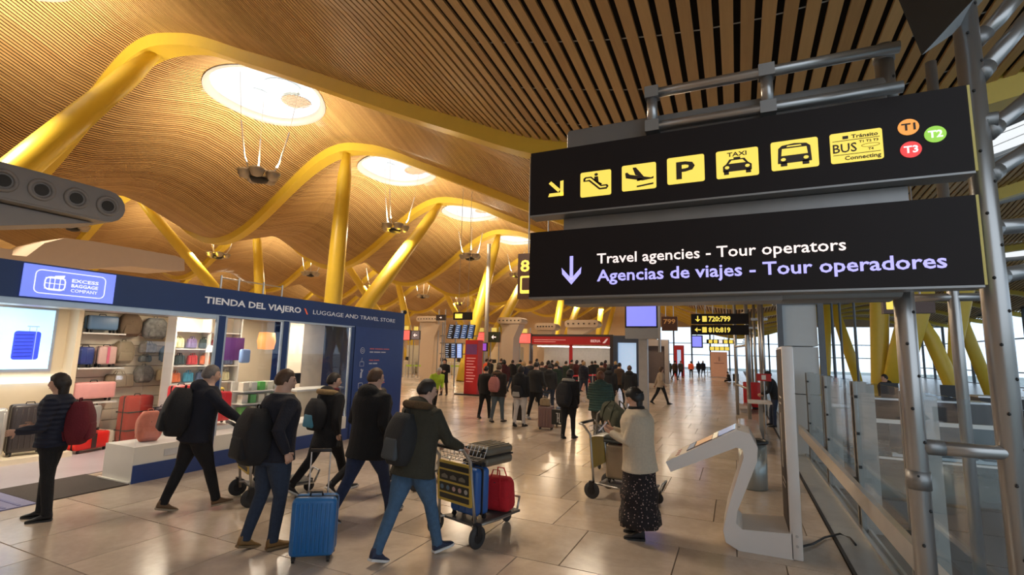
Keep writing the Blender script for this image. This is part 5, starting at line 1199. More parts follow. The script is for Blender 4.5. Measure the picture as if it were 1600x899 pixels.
# 4 woman with fur hood
p, P = person('young person in a black coat with a tan fur-edged hood walking before the store', F0(505, 770), hd(12), 1.74, .05, ((.42, .10), (-.42, .30)), (V(.22, .02, -.04), V(-.22, .20, .06)), jacket=BLK, coat=.40, hood=True, fur=('tan', (.42, .28, .13)), trousers=BT, shoes=(.02, .02, .025), sole=('white', (.7, .7, .7)), hair='dark', hstyle='short', scarf=('wine', (.10, .01, .02)), vox=.014, hyaw=-.5, build=1.2)
P['leanv'] = .05; b_ = wear(P, 'black and light-blue backpack worn by the person with the fur hood', (.012, .012, .015), .32, .22, .44, -.08, pocket=mat('teal_panel', (.06, .25, .38), .6))
# 5 tall man in a long black coat
p, P = person('tall man in a long black hooded coat and jeans seen from behind', F0(568, 810), hd(8), 1.86, .07, ((.42, .12), (-.36, .22)), ({'p': V(.26, .12, .0)}, {'p': V(-.26, .22, .05)}), jacket=('coat_black', (.007, .007, .008)), coat=.41, hood=True, trousers=('navy_jeans', (.018, .03, .075), {'scale': 30}), shoes=(.012, .012, .016), sole=('pale_grey', (.4, .4, .42)), hair='brown', build=1.38, vox=.013, hyaw=-.25)
# 6 traveller half hidden behind the tall man
p, P = person('traveller in black mostly hidden behind the tall man in the long coat', F0(572, 776), hd(12), 1.56, .25, ((.45, .15), (-.60, .35)), ({'p': V(.18, .42, .08), 'curl': 1., 'pn': V(0, 0, -1)}, {'p': V(-.18, .42, .08), 'curl': 1., 'pn': V(0, 0, -1)}), jacket=BLK, trousers=BT, shoes=(.02, .02, .02), sole=('white', (.7, .7, .7)), hair='dark')
P6 = P
# 7 man in olive parka
p, P = person('man in an olive parka with a furry hood pushing a loaded cart', F0(640, 872), hd(16), 1.78, .16, ((.36, .08), (-.34, .10)), ({'p': V(.22, .46, .12), 'curl': 1.1, 'pn': V(0, 0, -1)}, {'p': V(-.20, .46, .12), 'curl': 1.1, 'pn': V(0, 0, -1)}), jacket=('olive', (.035, .033, .022)), coat=.455, hood=True, fur=('brown', (.14, .085, .04)), trousers=('blue_jeans', (.055, .12, .22), {'scale': 25}), shoes=(.02, .03, .07), sole=('white', (.7, .7, .7)), hair='dark', hstyle='short', puff=False, build=1.32, hpitch=.1, hyaw=-.4, vox=.012)
P7 = P
P['leanv'] = .16; wear(P, 'dark grey daypack worn by the man in the olive parka', (.018, .019, .021), .32, .22, .50, -.08, pocket=mat('pack_grey', (.05, .06, .07), .8))
# 8 woman with phone
p, P = person('woman in a cream fleece jacket and floral skirt looking at her phone', F0(1000, 840), hd(-92), 1.66, .05, ((.06, .06), (.0, .04)), ({'p': V(.07, .33, .29), 'curl': .8, 'pn': V(-.3, -.5, .5)}, {'p': V(-.09, .32, .27), 'curl': 1.0, 'pn': V(.5, -.5, .5)}), jacket=('cream_fleece', (.78, .68, .53), {'bump': 1., 'scale': 40, 'var': .15}), coat=.44, trousers=BT, shoes=(.012, .012, .014), hair='black', hstyle='long', long_hair=.20, hpitch=.36, build=1.4, skirt=('floral', (.022, .014, .014), .15, {'var': .3}), vox=.012, scarf=('black', (.012, .01, .01)))
m = MATS['cloth_floral']; nt = m.node_tree; vo = nt.nodes.new('ShaderNodeTexVoronoi'); vo.inputs['Scale'].default_value = 34; tc_ = nt.nodes.new('ShaderNodeTexCoord'); nt.links.new(tc_.outputs['Object'], vo.inputs['Vector'])
cr = nt.nodes.new('ShaderNodeValToRGB'); cr.color_ramp.elements[0].color = (.50, .36, .32, 1); cr.color_ramp.elements[1].color = (.012, .008, .010, 1); cr.color_ramp.elements[0].position = .16; cr.color_ramp.elements[1].position = .26
nt.links.new(vo.outputs['Distance'], cr.inputs[0]); nt.links.new(cr.outputs[0], nt.nodes['Principled BSDF'].inputs['Base Color'])
ph = wpos(P, (P['al'][0][2]+P['al'][1][2])/2+V(.0, .10, .04)); t = thing('smartphone', 'thin phone held by the woman in the cream jacket', 'phone', ph, P['rz'], rot=(.7, 0, P['rz'])); MB().rbox((0, 0, 0), (.072, .009, .145), .004, 2).build('case', mat('phone_case', (.55, .5, .5), .4), t); MB().box((-.032, -.0055, -.067), (.032, -.0048, .067)).build('screen', mat('phone_screen', (.4, .45, .55), .3, emit=.6), t)
# 9 green puffer
p, P = person('person with auburn hair in a green quilted jacket seen from behind', F0(938, 698), hd(-10), 1.66, .05, ((.15, .1), (-.1, .1)), ({'p': V(.20, .30, .12)}, {'p': V(-.20, .30, .12)}), jacket=('green_puffer', (.035, .075, .065)), puff=True, hood=True, coat=.46, trousers=('mottled_trousers', (.06, .05, .035), {'var': .8, 'scale': 22}), hair='auburn', hstyle='long', long_hair=.03, build=1.42, vox=.015)
# 10 person with the big black pack and white hood edge
p, P = person('person in black with a white fur hood edge and a large backpack', F0(888, 686), hd(10), 1.66, .1, ((.15, .1), (-.1, .1)), ({'p': V(.20, .12, -.05), 'curl': 1.2}, {'p': V(-.22, .15, -.02), 'curl': 1.2}), jacket=BLK, coat=.44, hood=True, fur=('white', (.45, .42, .38)), trousers=BT, hair='black', hstyle='long', long_hair=.22, build=1.35, vox=.015)
wear(P, 'large black backpack on the person with the white fur hood edge', (.012, .013, .014), .38, .28, .56, -.08)
bp = fl(880, 678); t = thing('paper_bag', 'black shopping bag with white letters hanging beside the person with the white fur edge', 'bag', (bp.x-.12, bp.y-.05, .23)); MB().box((-.17, -.05, 0), (.17, .05, .38)).build('bag_body', mat('bag_black', (.012, .014, .012), .5), t)
for s_ in (-1, 1): MB().tube([(-.07, s_*.05, .37), (-.05, s_*.03, .52), (.05, s_*.03, .52), (.07, s_*.05, .37)], .004, 5).build('bag_handle', BLACK, t)
fb_ = Fr((0, -.051, 0), (1, 0, 0), (0, 0, 1))
for (x, z, w_, h_) in ((-.02, .06, .02, .24), (.03, .06, .02, .24), (-.02, .16, .07, .02), (-.05, .28, .06, .02), (.03, .04, .05, .02)): MB().poly([(x, z), (x+w_, z), (x+w_, z+h_), (x, z+h_)], fb_, 0, .002).build('white_mark', WHITE, t)
# 11.. queue in the middle distance
p, P = person('person in a dark jacket with a fawn hood and jeans carrying a pink backpack', F0(777, 660), hd(8), 1.70, .03, ((.2, .1), (-.18, .12)), jacket=('dark_taupe', (.022, .018, .016)), coat=.44, hood=True, fur=('fawn', (.16, .10, .06)), trousers=('grey_jeans', (.09, .12, .14)), shoes=(.25, .22, .2), hair='brown', build=1.38, vox=.017)
wear(P, 'dusty pink backpack in the middle of the walking group', (.42, .16, .15), .34, .22, .44, -.1)
p, P = person('person in black at the left of the walking group beside the pink backpack', F0(757, 654), hd(5), 1.62, .02, ((.22, .1), (-.2, .12)), jacket=BLK, coat=.46, trousers=BT, hair='black', vox=.017, build=1.25)
p, P = person('person in a black jacket and white trousers with a wide black waist bag', F0(812, 667), hd(4), 1.68, .02, ((.12, .1), (-.14, .12)), jacket=BLK, coat=.48, hood=True, trousers=('white_trousers', (.55, .52, .50)), hair='dark', hstyle='long', long_hair=.12, vox=.017, build=1.3)
wear(P, 'black satchel with a pale label on the person in white trousers', (.012, .011, .012), .34, .16, .34, -.26, pocket=mat('pale_label', (.35, .33, .3), .8))
p, P = person('tall person in black with white trainers behind the pink suitcase', F0(836, 655), hd(15), 1.80, .04, ((.25, .1), (-.22, .15)), ({'p': V(.26, .22, .05)}, {'p': V(-.22, .05, .0)}), jacket=('charcoal', (.018, .018, .019)), coat=.46, trousers=BT, shoes=(.55, .53, .5), sole=('white', (.7, .7, .7)), hair='dark', build=1.3, vox=.017)
p, P = person('person in a black jacket standing just right of the green jacket', F0(984, 645), hd(-5), 1.72, 0, jacket=BLK, coat=.47, hood=True, trousers=('light_trousers', (.28, .24, .22)), hair='brown', build=1.15, vox=.018)
p, P = person('person in a black hooded jacket with the hood up behind the green jacket', F0(952, 648), hd(0), 1.74, 0, jacket=BLK, coat=.47, hood=True, trousers=BT, hair='black', hstyle='long', long_hair=.05, build=1.12, vox=.02)
# staff member and vest
p, P = person('woman in a black suit dress with dark hair standing near the red totem', F0(693, 618), hd(175), 1.70, 0, ((.1, .05), (-.12, .1)), ({'p': V(.14, .22, .22), 'curl': .8}, {'p': V(-.14, .22, .22), 'curl': .8}), jacket=BLK, coat=.34, trousers=('stockings', (.05, .025, .02)), hair='black', hstyle='long', long_hair=.10, vox=.018)
p, P = person('white-haired person in a yellow reflective vest bending behind the olive parka', F0(676, 648), hd(120), 1.62, .55, ((.1, .1), (-.1, .15)), ({'p': V(.14, .30, .0)}, {'p': V(-.14, .32, .0)}), jacket=('hi_vis', (.42, .60, .04)), coat=.52, trousers=BT, hair='white', vox=.018)
# walking woman with grey suitcase
p, P = person('woman in a beige coat walking away along the bright corridor with a suitcase', F0(1033, 632), hd(60), 1.66, .05, ((.4, .1), (-.4, .2)), ({'p': V(.2, .1, .0)}, {'p': V(-.22, -.18, -.05), 'curl': 1.}), jacket=('beige', (.34, .27, .21)), coat=.46, trousers=BT, hair='brown', hstyle='long', long_hair=.08, vox=.02)
# person in the cap leaning at the right
p, P = person('person in a black cap and dark clothes leaning beside the low bench, right', F0(1214, 668), hd(-80), 1.70, .25, ((.35, .3), (.1, .1)), ({'p': V(.16, .38, .05)}, {'p': V(-.16, .38, .08)}), jacket=BLK, coat=.48, trousers=('navy_trousers', (.02, .03, .06)), hair='black', cap=('black', (.01, .01, .01)), vox=.016)
# seated person far right of the corridor
p, P = person('dark figure sitting low by the orange display board', (fl(1140, 597).x, fl(1140, 597).y, -.38), hd(-100), 1.6, .2, ((1.4, 1.5), (1.4, 1.5)), ({'p': V(.1, .3, .1)}, {'p': V(-.1, .3, .1)}), jacket=BLK, coat=.5, trousers=BT, hair='black', vox=.03)
# queue at the check-in office: 6 built, the rest copies
proto = []
specs = [('black', (.010, .010, .012), 'dark', 0), ('charcoal2', (.03, .03, .032), 'brown', 0), ('wine', (.06, .012, .016), 'black', .12), ('dark_green', (.015, .03, .022), 'dark', 0), ('navy', (.012, .016, .035), 'blond', .15), ('brown', (.05, .03, .02), 'black', 0)]
CN = ['black', 'charcoal', 'wine red', 'dark green', 'navy', 'brown']
rq = random.Random(5)
for i, (n_, c_, hr_, lh) in enumerate(specs):
    x_ = 800+28*i; p, P = person('queueing person in a %s jacket before the red check-in office' % CN[i], F0(x_, 612+(i % 3)*6), hd(rq.uniform(-30, 30)), 1.70+.03*(i % 3), 0, jacket=(n_, c_), coat=.46, hood=i % 2 == 0, trousers=BT if i % 2 else JEAN, hair=hr_, hstyle='long' if lh else 'short', long_hair=lh, vox=.026, group='people queueing at the check-in office', build=1.35)
    proto.append(p)
bake_pending()
spots = [(765, 607, 0), (782, 604, 1), (786, 624, 2), (812, 606, 3), (817, 632, 4), (838, 604, 5), (846, 628, 1), (862, 606, 0), (868, 630, 3), (870, 620, 4), (893, 606, 5), (901, 612, 2), (910, 604, 1), (925, 608, 0), (930, 603, 3), (946, 606, 2), (962, 610, 4), (968, 630, 5), (858, 642, 0)]
WH = ['left end', 'left', 'left middle', 'middle', 'right middle', 'right', 'right end']
for k, (px_, py_, i) in enumerate(spots):
    q = fl(px_, py_); dup(proto[i], (q.x, q.y, 0), rq.uniform(-.8, .8), 'person in %s, %s row, %s of the check-in queue' % (CN[i], 'back' if py_ < 610 else 'front', WH[min(6, int((px_-765)/30))]), 'people queueing at the check-in office')
far = [(1064, 591, 1, 'distant walker in charcoal in the bright corridor'), (1055, 594, 5, 'distant walker in brown at the left of the bright corridor'), (1092, 588, 0, 'distant walker in black before the bright exit'), (1099, 588, 4, 'distant walker in navy nearest the bright exit'), (1046, 590, 3, 'distant walker in dark green at the shop front'), (996, 600, 2, 'person in wine red by the shop front beside the grey column')]
for px_, py_, i, lab in far:
    q = fl(px_, py_); dup(proto[i], (q.x, q.y, 0), rq.uniform(-.5, .5), lab, 'distant walkers in the corridor')
q = fl(1080, 590); p, P = person('distant walker in a bright orange jacket in the corridor', (q.x, q.y, 0), hd(0), 1.7, jacket=('orange', (.75, .10, .03)), trousers=BT, hair='dark', vox=.03)
q = fl(759, 606); p, P = person('person in an orange jacket at the left of the check-in queue', (q.x, q.y, 0), hd(30), 1.7, jacket=('orange', (.75, .10, .03)), trousers=BT, hair='dark', vox=.03)

q = fl(1388, 668); dup(proto[0], (q.x, q.y, -.02), 1.9, 'dark figure walking on the deck beyond the glass barrier', 'distant walkers in the corridor')
# ================================================================ LUGGAGE CARTS
CTY = mat('cart_yellow', (.55, .38, .06), .5, var=.1); CTB = mat('cart_black', (.02, .018, .015), .5); CHR = mat('cart_chrome', (.45, .44, .42), .3, metal=.85); TYR = mat('tyre', (.035, .035, .037), .7)
def cart(label, loc, rz):
    t = thing('luggage_cart', label, 'luggage cart', loc, rz, 'airport luggage carts')
    for s in (-1, 1):
        MB().tube([(s*.29, .02, .12), (s*.27, -.02, .5), (s*.25, -.06, .88), (s*.25, -.18, 1.02), (s*.25, -.24, 1.03)], .017, 10).build('side_tube', CHR, t, True)
        MB().tube([(s*.26, .0, .2), (s*.22, .45, .17), (s*.12, .88, .14)], .016, 8).build('base_tube', CHR, t, True)
        w_ = MB().lathe([(.105, -.02), (.115, -.012), (.118, 0), (.115, .012), (.105, .02)], (s*.33, 0, .118), 20, 'x').build('wheel', TYR, t, True)
        MB().lathe([(.06, -.024), (.06, .024)], (s*.33, 0, .118), 14, 'x').build('hub', BLACK, w_)
        MB().box((s*.33-.035, -.03, .14), (s*.33+.035, .03, .25)).build('wheel_fork', BLACK, t)
    MB().lathe([(.07, -.018), (.078, 0), (.07, .018)], (0, .86, .079), 16, 'x').build('wheel', TYR, t, True); MB().box((-.03, .82, .08), (.03, .9, .18)).build('wheel_fork', BLACK, t)
    MB().cyl((-.25, -.22, 1.03), (.25, -.22, 1.03), .021, n=12).build('handle_bar', BLACK, t, True)
    f = Fr((-.27, -.035, .40), (1, 0, 0), (0, -.06, 1))
    MB().poly(rr2(0, 0, .54, .44, .02), f, -.012, .004).build('advert_panel', CTY, t)
    for z0, z1 in ((.355, .41), (.225, .335), (.105, .20), (.03, .085)): MB().poly(rr2(.035, z0, .505, z1, .008), f, .004, .007).build('dark_strip', CTB, t)
    for k in range(5): MB().poly(circ(.08+.095*k, .152, .026, 14), f, .007, .010).build('round_symbol', mat('cart_symbol%d' % (k // 2), ((.10, .16, .22), (.45, .30, .28), (.42, .40, .36))[k//2], .5), t)
    for k in range(3): MB().poly([(.07+.14*k, .25), (.17+.14*k, .25), (.17+.14*k, .28), (.12+.14*k, .30), (.07+.14*k, .28)], f, .007, .009).build('drawn_symbol', mat('cart_grey_mark', (.18, .16, .12), .5), t)
    b = MB()
    for k in range(9): x = -.24+.06*k; b.tube([(x, .22, 1.0), (x, .16, .88), (x, -.04, .86), (x, -.08, 1.0)], .0035, 4)
    for (y, z) in ((.22, 1.0), (.19, .94), (.16, .88), (.06, .87), (-.04, .86), (-.08, 1.0), (-.06, .93)): b.tube([(-.25, y, z), (.25, y, z)], .004, 4)
    b.build('wire_basket', CHR, t, kind='stuff')
    MB().box((-.24, .05, .18), (.24, .82, .205)).build('platform', mat('cart_grey', (.12, .12, .12), .5, metal=.5), t)
    MB().tube([(-.14, .88, .15), (-.12, .95, .30), (.12, .95, .30), (.14, .88, .15)], .015, 8).build('front_stop', CHR, t, True)
    return t
def cartfor(P, label, fwd=.62):
    q = wpos(P, V(0, fwd, 0)); q.z = 0; c = cart(label, q, P['rz']); return c, (lambda x, y, z: q+Matrix.Rotation(P['rz'], 3, 'Z')@V(x, y, z)), P['rz']
cA, LA, rA = cartfor(P7, 'luggage cart with a yellow panel pushed by the man in the olive parka')
cB, LB, rB = cartfor(P1, 'luggage cart pushed by the grey-haired man in front of the store')
cC, LC, rC = cartfor(P6, 'luggage cart half hidden between the tall man and the olive parka')
G_ = 'luggage on the carts'
suitcase('blue suitcase lying on the cart of the man in the olive parka', (.02, .10, .35), .42, .24, .56, LA(0, .20, .206), rA, G_, 4)
suitcase('taupe ribbed suitcase lying flat on top of the nearest loaded cart', (.14, .12, .09), .36, .22, .52, LA(.05, .17, .875), rA, G_, 5, rot=(-PI/2, 0, rA))
bag('red and black travel bag standing at the front of the nearest cart', (.50, .01, .02), .40, .26, .38, LA(.06, .62, .21), rA+.3, G_, name='travel_bag')
bag('black bag in the basket of the cart beside the store', (.01, .01, .012), .36, .2, .2, LB(0, .08, .89), rB, G_, name='travel_bag')
suitcase('dark suitcase on the cart beside the store', (.015, .015, .018), .42, .24, .56, LB(0, .25, .206), rB, G_, 4)
suitcase('wine red suitcase on the half hidden cart', (.12, .01, .03), .40, .24, .5, LC(0, .22, .206), rC, G_, 4)
# blue case pulled by the man with tan boots
q = fl(482, 884); hq = Pcase['al'][0][2]; s_ = suitcase('bright blue ribbed suitcase pulled by the man in tan boots, nearest the camera', (.015, .13, .36), .42, .25, .60, (q.x-.08, q.y+.12, 0), .62, 'suitcases pulled by travellers', 9, handle=.42)
# phone woman's cart
a_, b_ = fl(921, 783), fl(1018, 806); d_ = (b_-a_); rz_ = math.atan2(-d_.x, d_.y)+.12
m0 = a_+Matrix.Rotation(rz_, 3, 'Z')@V(.33, 0, 0); m0 = a_+Matrix.Rotation(rz_, 3, 'Z')@V(-.33, 0, 0) if m0.y < a_.y else m0
cD = cart('luggage cart behind the woman in the cream jacket', m0+V(0, .12, 0), rz_); LD = lambda x, y, z: m0+V(0, .12, 0)+Matrix.Rotation(rz_, 3, 'Z')@V(x, y, z)
suitcase('beige metallic suitcase with a dark red strap on the cart behind the cream jacket', (.36, .30, .22), .46, .26, .56, LD(.02, .36, .207), rz_+PI/2 if False else rz_+PI/2-PI, G_, 5, band=mat('wine_strap', (.16, .01, .015), .6), metal=.5)
suitcase('flat dark case laid across the top of the beige suitcase', (.05, .06, .06), .4, .1, .5, LD(.0, .62, .835), rz_, G_, 0, rot=(PI/2, 0, rz_), soft=True)
bag('dark green duffel bag on top of the cart behind the cream jacket', (.05, .055, .035), .55, .28, .30, LD(0, .2, 1.02), rz_+.9, G_, name='duffel_bag', rot=(0, .35, rz_+.9))
# small stroller-like frame behind that cart
q = fl(935, 752); st = thing('folded_stroller', 'folded dark stroller with small black wheels left of the beige suitcase', 'stroller', (q.x-.15, q.y+1.2, 0), .5)
for s in (-1, 1):
    MB().tube([(s*.2, -.3, .08), (s*.2, .1, .5), (s*.18, .0, .95), (s*.18, -.2, 1.02)], .014, 8).build('side_tube', CHR, st, True)
    for y in (-.3, .25): MB().lathe([(.06, -.02), (.075, 0), (.06, .02)], (s*.22, y, .075), 14, 'x').build('wheel', TYR, st, True)
    MB().tube([(s*.2, .25, .08), (s*.2, -.05, .5)], .014, 8).build('leg_tube', CHR, st, True)
MB().rbox((0, .0, .55), (.34, .2, .4), .06, 3).build('seat_fabric', clothm('stroller', (.02, .025, .035)), st, True); MB().cyl((-.18, -.2, 1.02), (.18, -.2, 1.02), .02, n=10).build('handle_bar', BLACK, st, True)
# cases among the walking group
q = fl(851, 672); suitcase('dusty pink hard suitcase standing among the walking group', (.22, .13, .12), .42, .26, .64, (q.x, q.y+.1, 0), .15, 'suitcases in the walking group', 5, handle=.35)
q = fl(868, 668); suitcase('pale blue suitcase just right of the dusty pink one', (.18, .22, .32), .24, .22, .56, (q.x+.05, q.y+.25, 0), .3, 'suitcases in the walking group', 3)
bag('tan handbag lying on the dusty pink suitcase', (.35, .26, .16), .3, .16, .2, (fl(851, 672).x, fl(851, 672).y+.0, .645), .1, 'suitcases in the walking group', name='handbag')
q = fl(803, 662); suitcase('dark suitcase beside the person in white trousers', (.03, .025, .025), .36, .24, .60, (q.x, q.y+.35, 0), .1, 'suitcases in the walking group', 4, handle=.35)
q = fl(1024, 632); suitcase('grey suitcase rolling behind the woman in the beige coat', (.08, .08, .085), .36, .22, .54, (q.x-.5, q.y-.1, 0), .6, 'suitcases pulled by travellers', 4, handle=.4)
q = fl(1150, 597); suitcase('black suitcase beside the figure sitting by the orange board', (.01, .01, .012), .5, .3, .7, (q.x, q.y, 0), 0, 'suitcases pulled by travellers', 0)
# ================================================================ CHECK-IN HALL
RED = mat('office_red', (.46, .012, .018), .45, var=.04, emit=.05); REDB = mat('sign_red_lit', (.95, .12, .10), .4, emit=1.0, var=.2); GRN = mat('sign_green', (.04, .06, .045), .4)
A, B = px3(831, 526, 36), px3(953, 566, 36); zt = px3(890, 526, 36).z
of = thing('ticket_office', 'ticket office with a long red fascia and white-lit counter beyond the queue', 'shop', ((A.x+B.x)/2, 37.5, 0))
x0, x1 = A.x, B.x; OFD = mat('office_dark', (.05, .04, .045), .4)
MB().box((x0-.15, 36, 0), (x0, 36.3, zt+.1)).build('frame_side', OFD, of, world=True); MB().box((x1, 36, 0), (x1+.25, 36.3, zt+.1)).build('frame_side', OFD, of, world=True)
MB().box((x0-.15, 35.95, zt), (x1+.25, 36.3, zt+.15)).build('frame_top', OFD, of, world=True)
MB().box((x0, 35.98, zt-.62), (x1, 36.28, zt)).build('fascia', RED, of, world=True)
fo = Fr((0, 35.975, 0), (1, 0, 0), (0, 0, 1))
text('IBERIA', fo, x1-1.45, zt-.42, .20, mat('office_print', (.85, .6, .6), .5, emit=.4), of, .75, .02)
MB().poly([(x1-.55, zt-.48), (x1-.25, zt-.14), (x1-.12, zt-.14), (x1-.35, zt-.48)], fo, 0, .004).build('tail_mark', MATS['office_print'], of, world=True)
for z, w_ in ((.30, 2.6), (.45, 1.8)): MB().poly([(x0+.2, zt-z), (x0+.2+w_, zt-z), (x0+.2+w_, zt-z+.05), (x0+.2, zt-z+.05)], fo, 0, .004).build('print_line', mat('print_pink', (.8, .35, .35), .5, emit=.2), of, world=True)
MB().box((x0, 38.8, 0), (x1, 39.0, zt)).build('back_wall', mat('office_wall', (.62, .60, .50), .6), of, world=True)
MB().box((x0, 36.3, zt-.72), (x1, 39, zt-.64)).build('office_ceiling', WHITE, of, world=True)
for k in range(2): MB().box((x0+.3, 36.5+k, zt-.8), (x1-.3, 36.62+k, zt-.73)).build('light_strip', mat('tube_light', (1, .97, .9), .5, emit=5), of, world=True)
MB().box((x0, 37.2, 0), (x1, 37.8, 1.1)).build('counter', RED, of, world=True)
MB().box((x0+3.05, 36.1, 0), (x0+3.3, 36.2, zt-.62)).build('red_post', RED, of, world=True)
# red totem
q = fl(735, 618); tt = thing('red_totem', 'tall red totem panel with white print and a purple top on a dark foot', 'totem', (q.x, q.y, 0))
MB().box((q.x-.38, q.y, .06), (q.x+.33, q.y+.5, 2.66)).build('panel', RED, tt, world=True); MB().box((q.x-.8, q.y-.2, 0), (q.x+.9, q.y+.6, .06)).build('foot', BLACK, tt, world=True)
ft = Fr((q.x-.38, q.y-.001, 0), (1, 0, 0), (0, 0, 1)); MB().poly([(.05, 1.95), (.66, 1.95), (.66, 2.45), (.05, 2.45)], ft, 0, .004).build('purple_print', mat('totem_purple', (.18, .05, .22), .5), tt, world=True)
for k in range(9): MB().poly([(.10, 1.75-.14*k), (.60-.06*(k % 3), 1.75-.14*k), (.60-.06*(k % 3), 1.79-.14*k), (.10, 1.79-.14*k)], ft, 0, .004).build('print_line', MATS['print_pink'], tt, world=True)
# flight boards
def board(label, quad, y, m):
    pts = [px3(a, b, y) for a, b in quad]; t = thing('flight_board', label, 'screen', pts[3], group='tilted flight information boards')
    f = Fr((0, y, 0), (1, 0, 0), (0, 0, 1)); P_ = [(p.x, p.z) for p in pts]
    MB().poly(P_, f, -.12, 0).build('case', BLACK, t, world=True)
    cx_ = sum(a for a, b in P_)/4; cz_ = sum(b for a, b in P_)/4; s2 = MB().poly([(cx_+(a-cx_)*.9, cz_+(b-cz_)*.93) for a, b in P_], f, .001, .006).build('screen', m, t, world=True)
    for k in range(7):
        h = (k+.5)/7; l = [P_[0][i]+(P_[3][i]-P_[0][i])*h for i in (0, 1)]; r = [P_[1][i]+(P_[2][i]-P_[1][i])*h for i in (0, 1)]
        a = [l[i]+(r[i]-l[i])*.15 for i in (0, 1)]; b = [l[i]+(r[i]-l[i])*(.8-.1*(k % 3)) for i in (0, 1)]
        MB().poly([(a[0], a[1]), (b[0], b[1]), (b[0], b[1]+.03), (a[0], a[1]+.03)], f, .006, .008).build('text_line', mat('board_text', (.5, .62, .85), .5, emit=.7), s2, world=True)
    return t
SB = mat('board_blue', (.03, .07, .18), .4, emit=.6); SB2 = mat('board_pale', (.25, .38, .80), .4, emit=.9); SD = mat('board_dim', (.02, .03, .06), .4)
OR_ = ['leftmost', 'second', 'third', 'rightmost']
for k, m in enumerate((SD, SB, SB, SB)):
    x = 699+10.5*k; board(OR_[k]+' of the four tilted boards in the upper row', [(x+3.5, 507), (x+11.5, 508), (x+7.5, 530), (x-1.5, 529)], 26+.01*k, m)
for k, m in enumerate((SD, SB, SB2)):
    x = 695.5+9.3*k; board(('left', 'middle', 'right')[k]+' board of the lower row beside the red totem', [(x, 537), (x+7.5, 537), (x+7.2, 560), (x-.3, 560)], 26+.01*k, m)
q = px3(697, 540, 26.2); fr_2 = thing('board_stand', 'steel frame carrying the flight boards', 'frame', (q.x, 26.3, 0))
for xx in (q.x-.35, q.x+.6, q.x+1.55): MB().cyl((xx, 26.3, 0), (xx, 26.3, 3.9), .05, n=8).build('post', ALU, fr_2, world=True)
MB().box((q.x-.4, 26.12, 2.55), (q.x+2.2, 26.3, 2.62)).box((q.x-.4, 26.12, 3.0), (q.x+2.2, 26.3, 3.07)).box((q.x-.4, 26.12, 1.9), (q.x+1.6, 26.3, 1.97)).build('cross_tube', ALU, fr_2, world=True)
# hanging check-in signs
def cs(label, px0, py0, px1, py1, y, m, arr=None, top=True, lines=0, post=True):
    a, b = px3(px0, py1, y), px3(px1, py0, y); t = thing('checkin_sign', label, 'sign', ((a.x+b.x)/2, y, 0 if post else a.z), group='hanging check-in signs')
    MB().box((a.x, y, a.z), (b.x, y+.15, b.z)).build('housing', OFD, t, world=True); f = Fr((a.x, y-.001, a.z), (1, 0, 0), (0, 0, 1)); W_, H_ = b.x-a.x, b.z-a.z
    MB().poly([(.04, .04), (W_-.04, .04), (W_-.04, H_-.04), (.04, H_-.04)], f, 0, .006).build('face', m, t, world=True)
    if arr: arrow2(Fr(f.p(0, 0, .007), (1, 0, 0), (0, 0, 1)), W_*.5, H_*.5, H_*.5, (-1, 0) if arr < 0 else (1, 0), WHB, t)
    for k in range(lines): MB().poly([(W_*.2, H_*(.3+.2*k)), (W_*.7, H_*(.3+.2*k)), (W_*.7, H_*(.36+.2*k)), (W_*.2, H_*(.36+.2*k))], f, .006, .009).build('text_line', MATS['print_pink'], t, world=True)
    if top: MB().box((a.x+W_*.3, y, b.z+.02), (a.x+W_*.7, y+.1, b.z+.32)).build('number_tab', mat('tab_yellow', (.75, .62, .15), .5, emit=.5), t, world=True)
    if post: 
        for q_ in (.15, .85): MB().cyl((a.x+W_*q_, y+.2, 0), (a.x+W_*q_, y+.2, b.z+.4), .045, n=8).build('post', ALU, t, world=True)
    return t
cs('red lit check-in sign right at the store corner', 627, 516, 641, 532, 32, REDB)
cs('grey check-in sign with an arrow right of the store corner', 642, 517, 656, 531, 32, mat('grey_sign', (.22, .20, .24), .5, emit=.2), -1)
cs('red lit check-in sign above the red totem', 741, 519, 761, 534, 34, REDB, lines=3)
cs('dark green check-in sign with a white arrow', 762, 519, 781, 535, 34, GRN, -1)
cs('red lit check-in sign left of the ticket office', 807, 521, 830, 537, 33, REDB, lines=3)
cs('pair of small black signs with white arrows over the check-in desks', 681, 492, 696, 501, 30, OFD, 1, False)
t, f, W_, H_ = gate('hanging_sign', 'black hanging sign with yellow symbols above the flight boards', 708, 488, 737, 500, 25, 0, 0, m=SIGNBK); MB().poly([(W_*.1, H_*.2), (W_*.5, H_*.2), (W_*.5, H_*.8), (W_*.1, H_*.8)], f, 0, .004).build('icon_panel', SIGNY, t, world=True)
t, a, b = screen('small purple screen right of the red totem', 751, 537, 760, 548, 28, mat('screen_purple', (.30, .08, .55), .4, emit=.8)); MB().cyl(((a.x+b.x)/2, 28.08, 0), ((a.x+b.x)/2, 28.08, a.z-.04), .04, n=8).build('post', ALU, t, world=True)
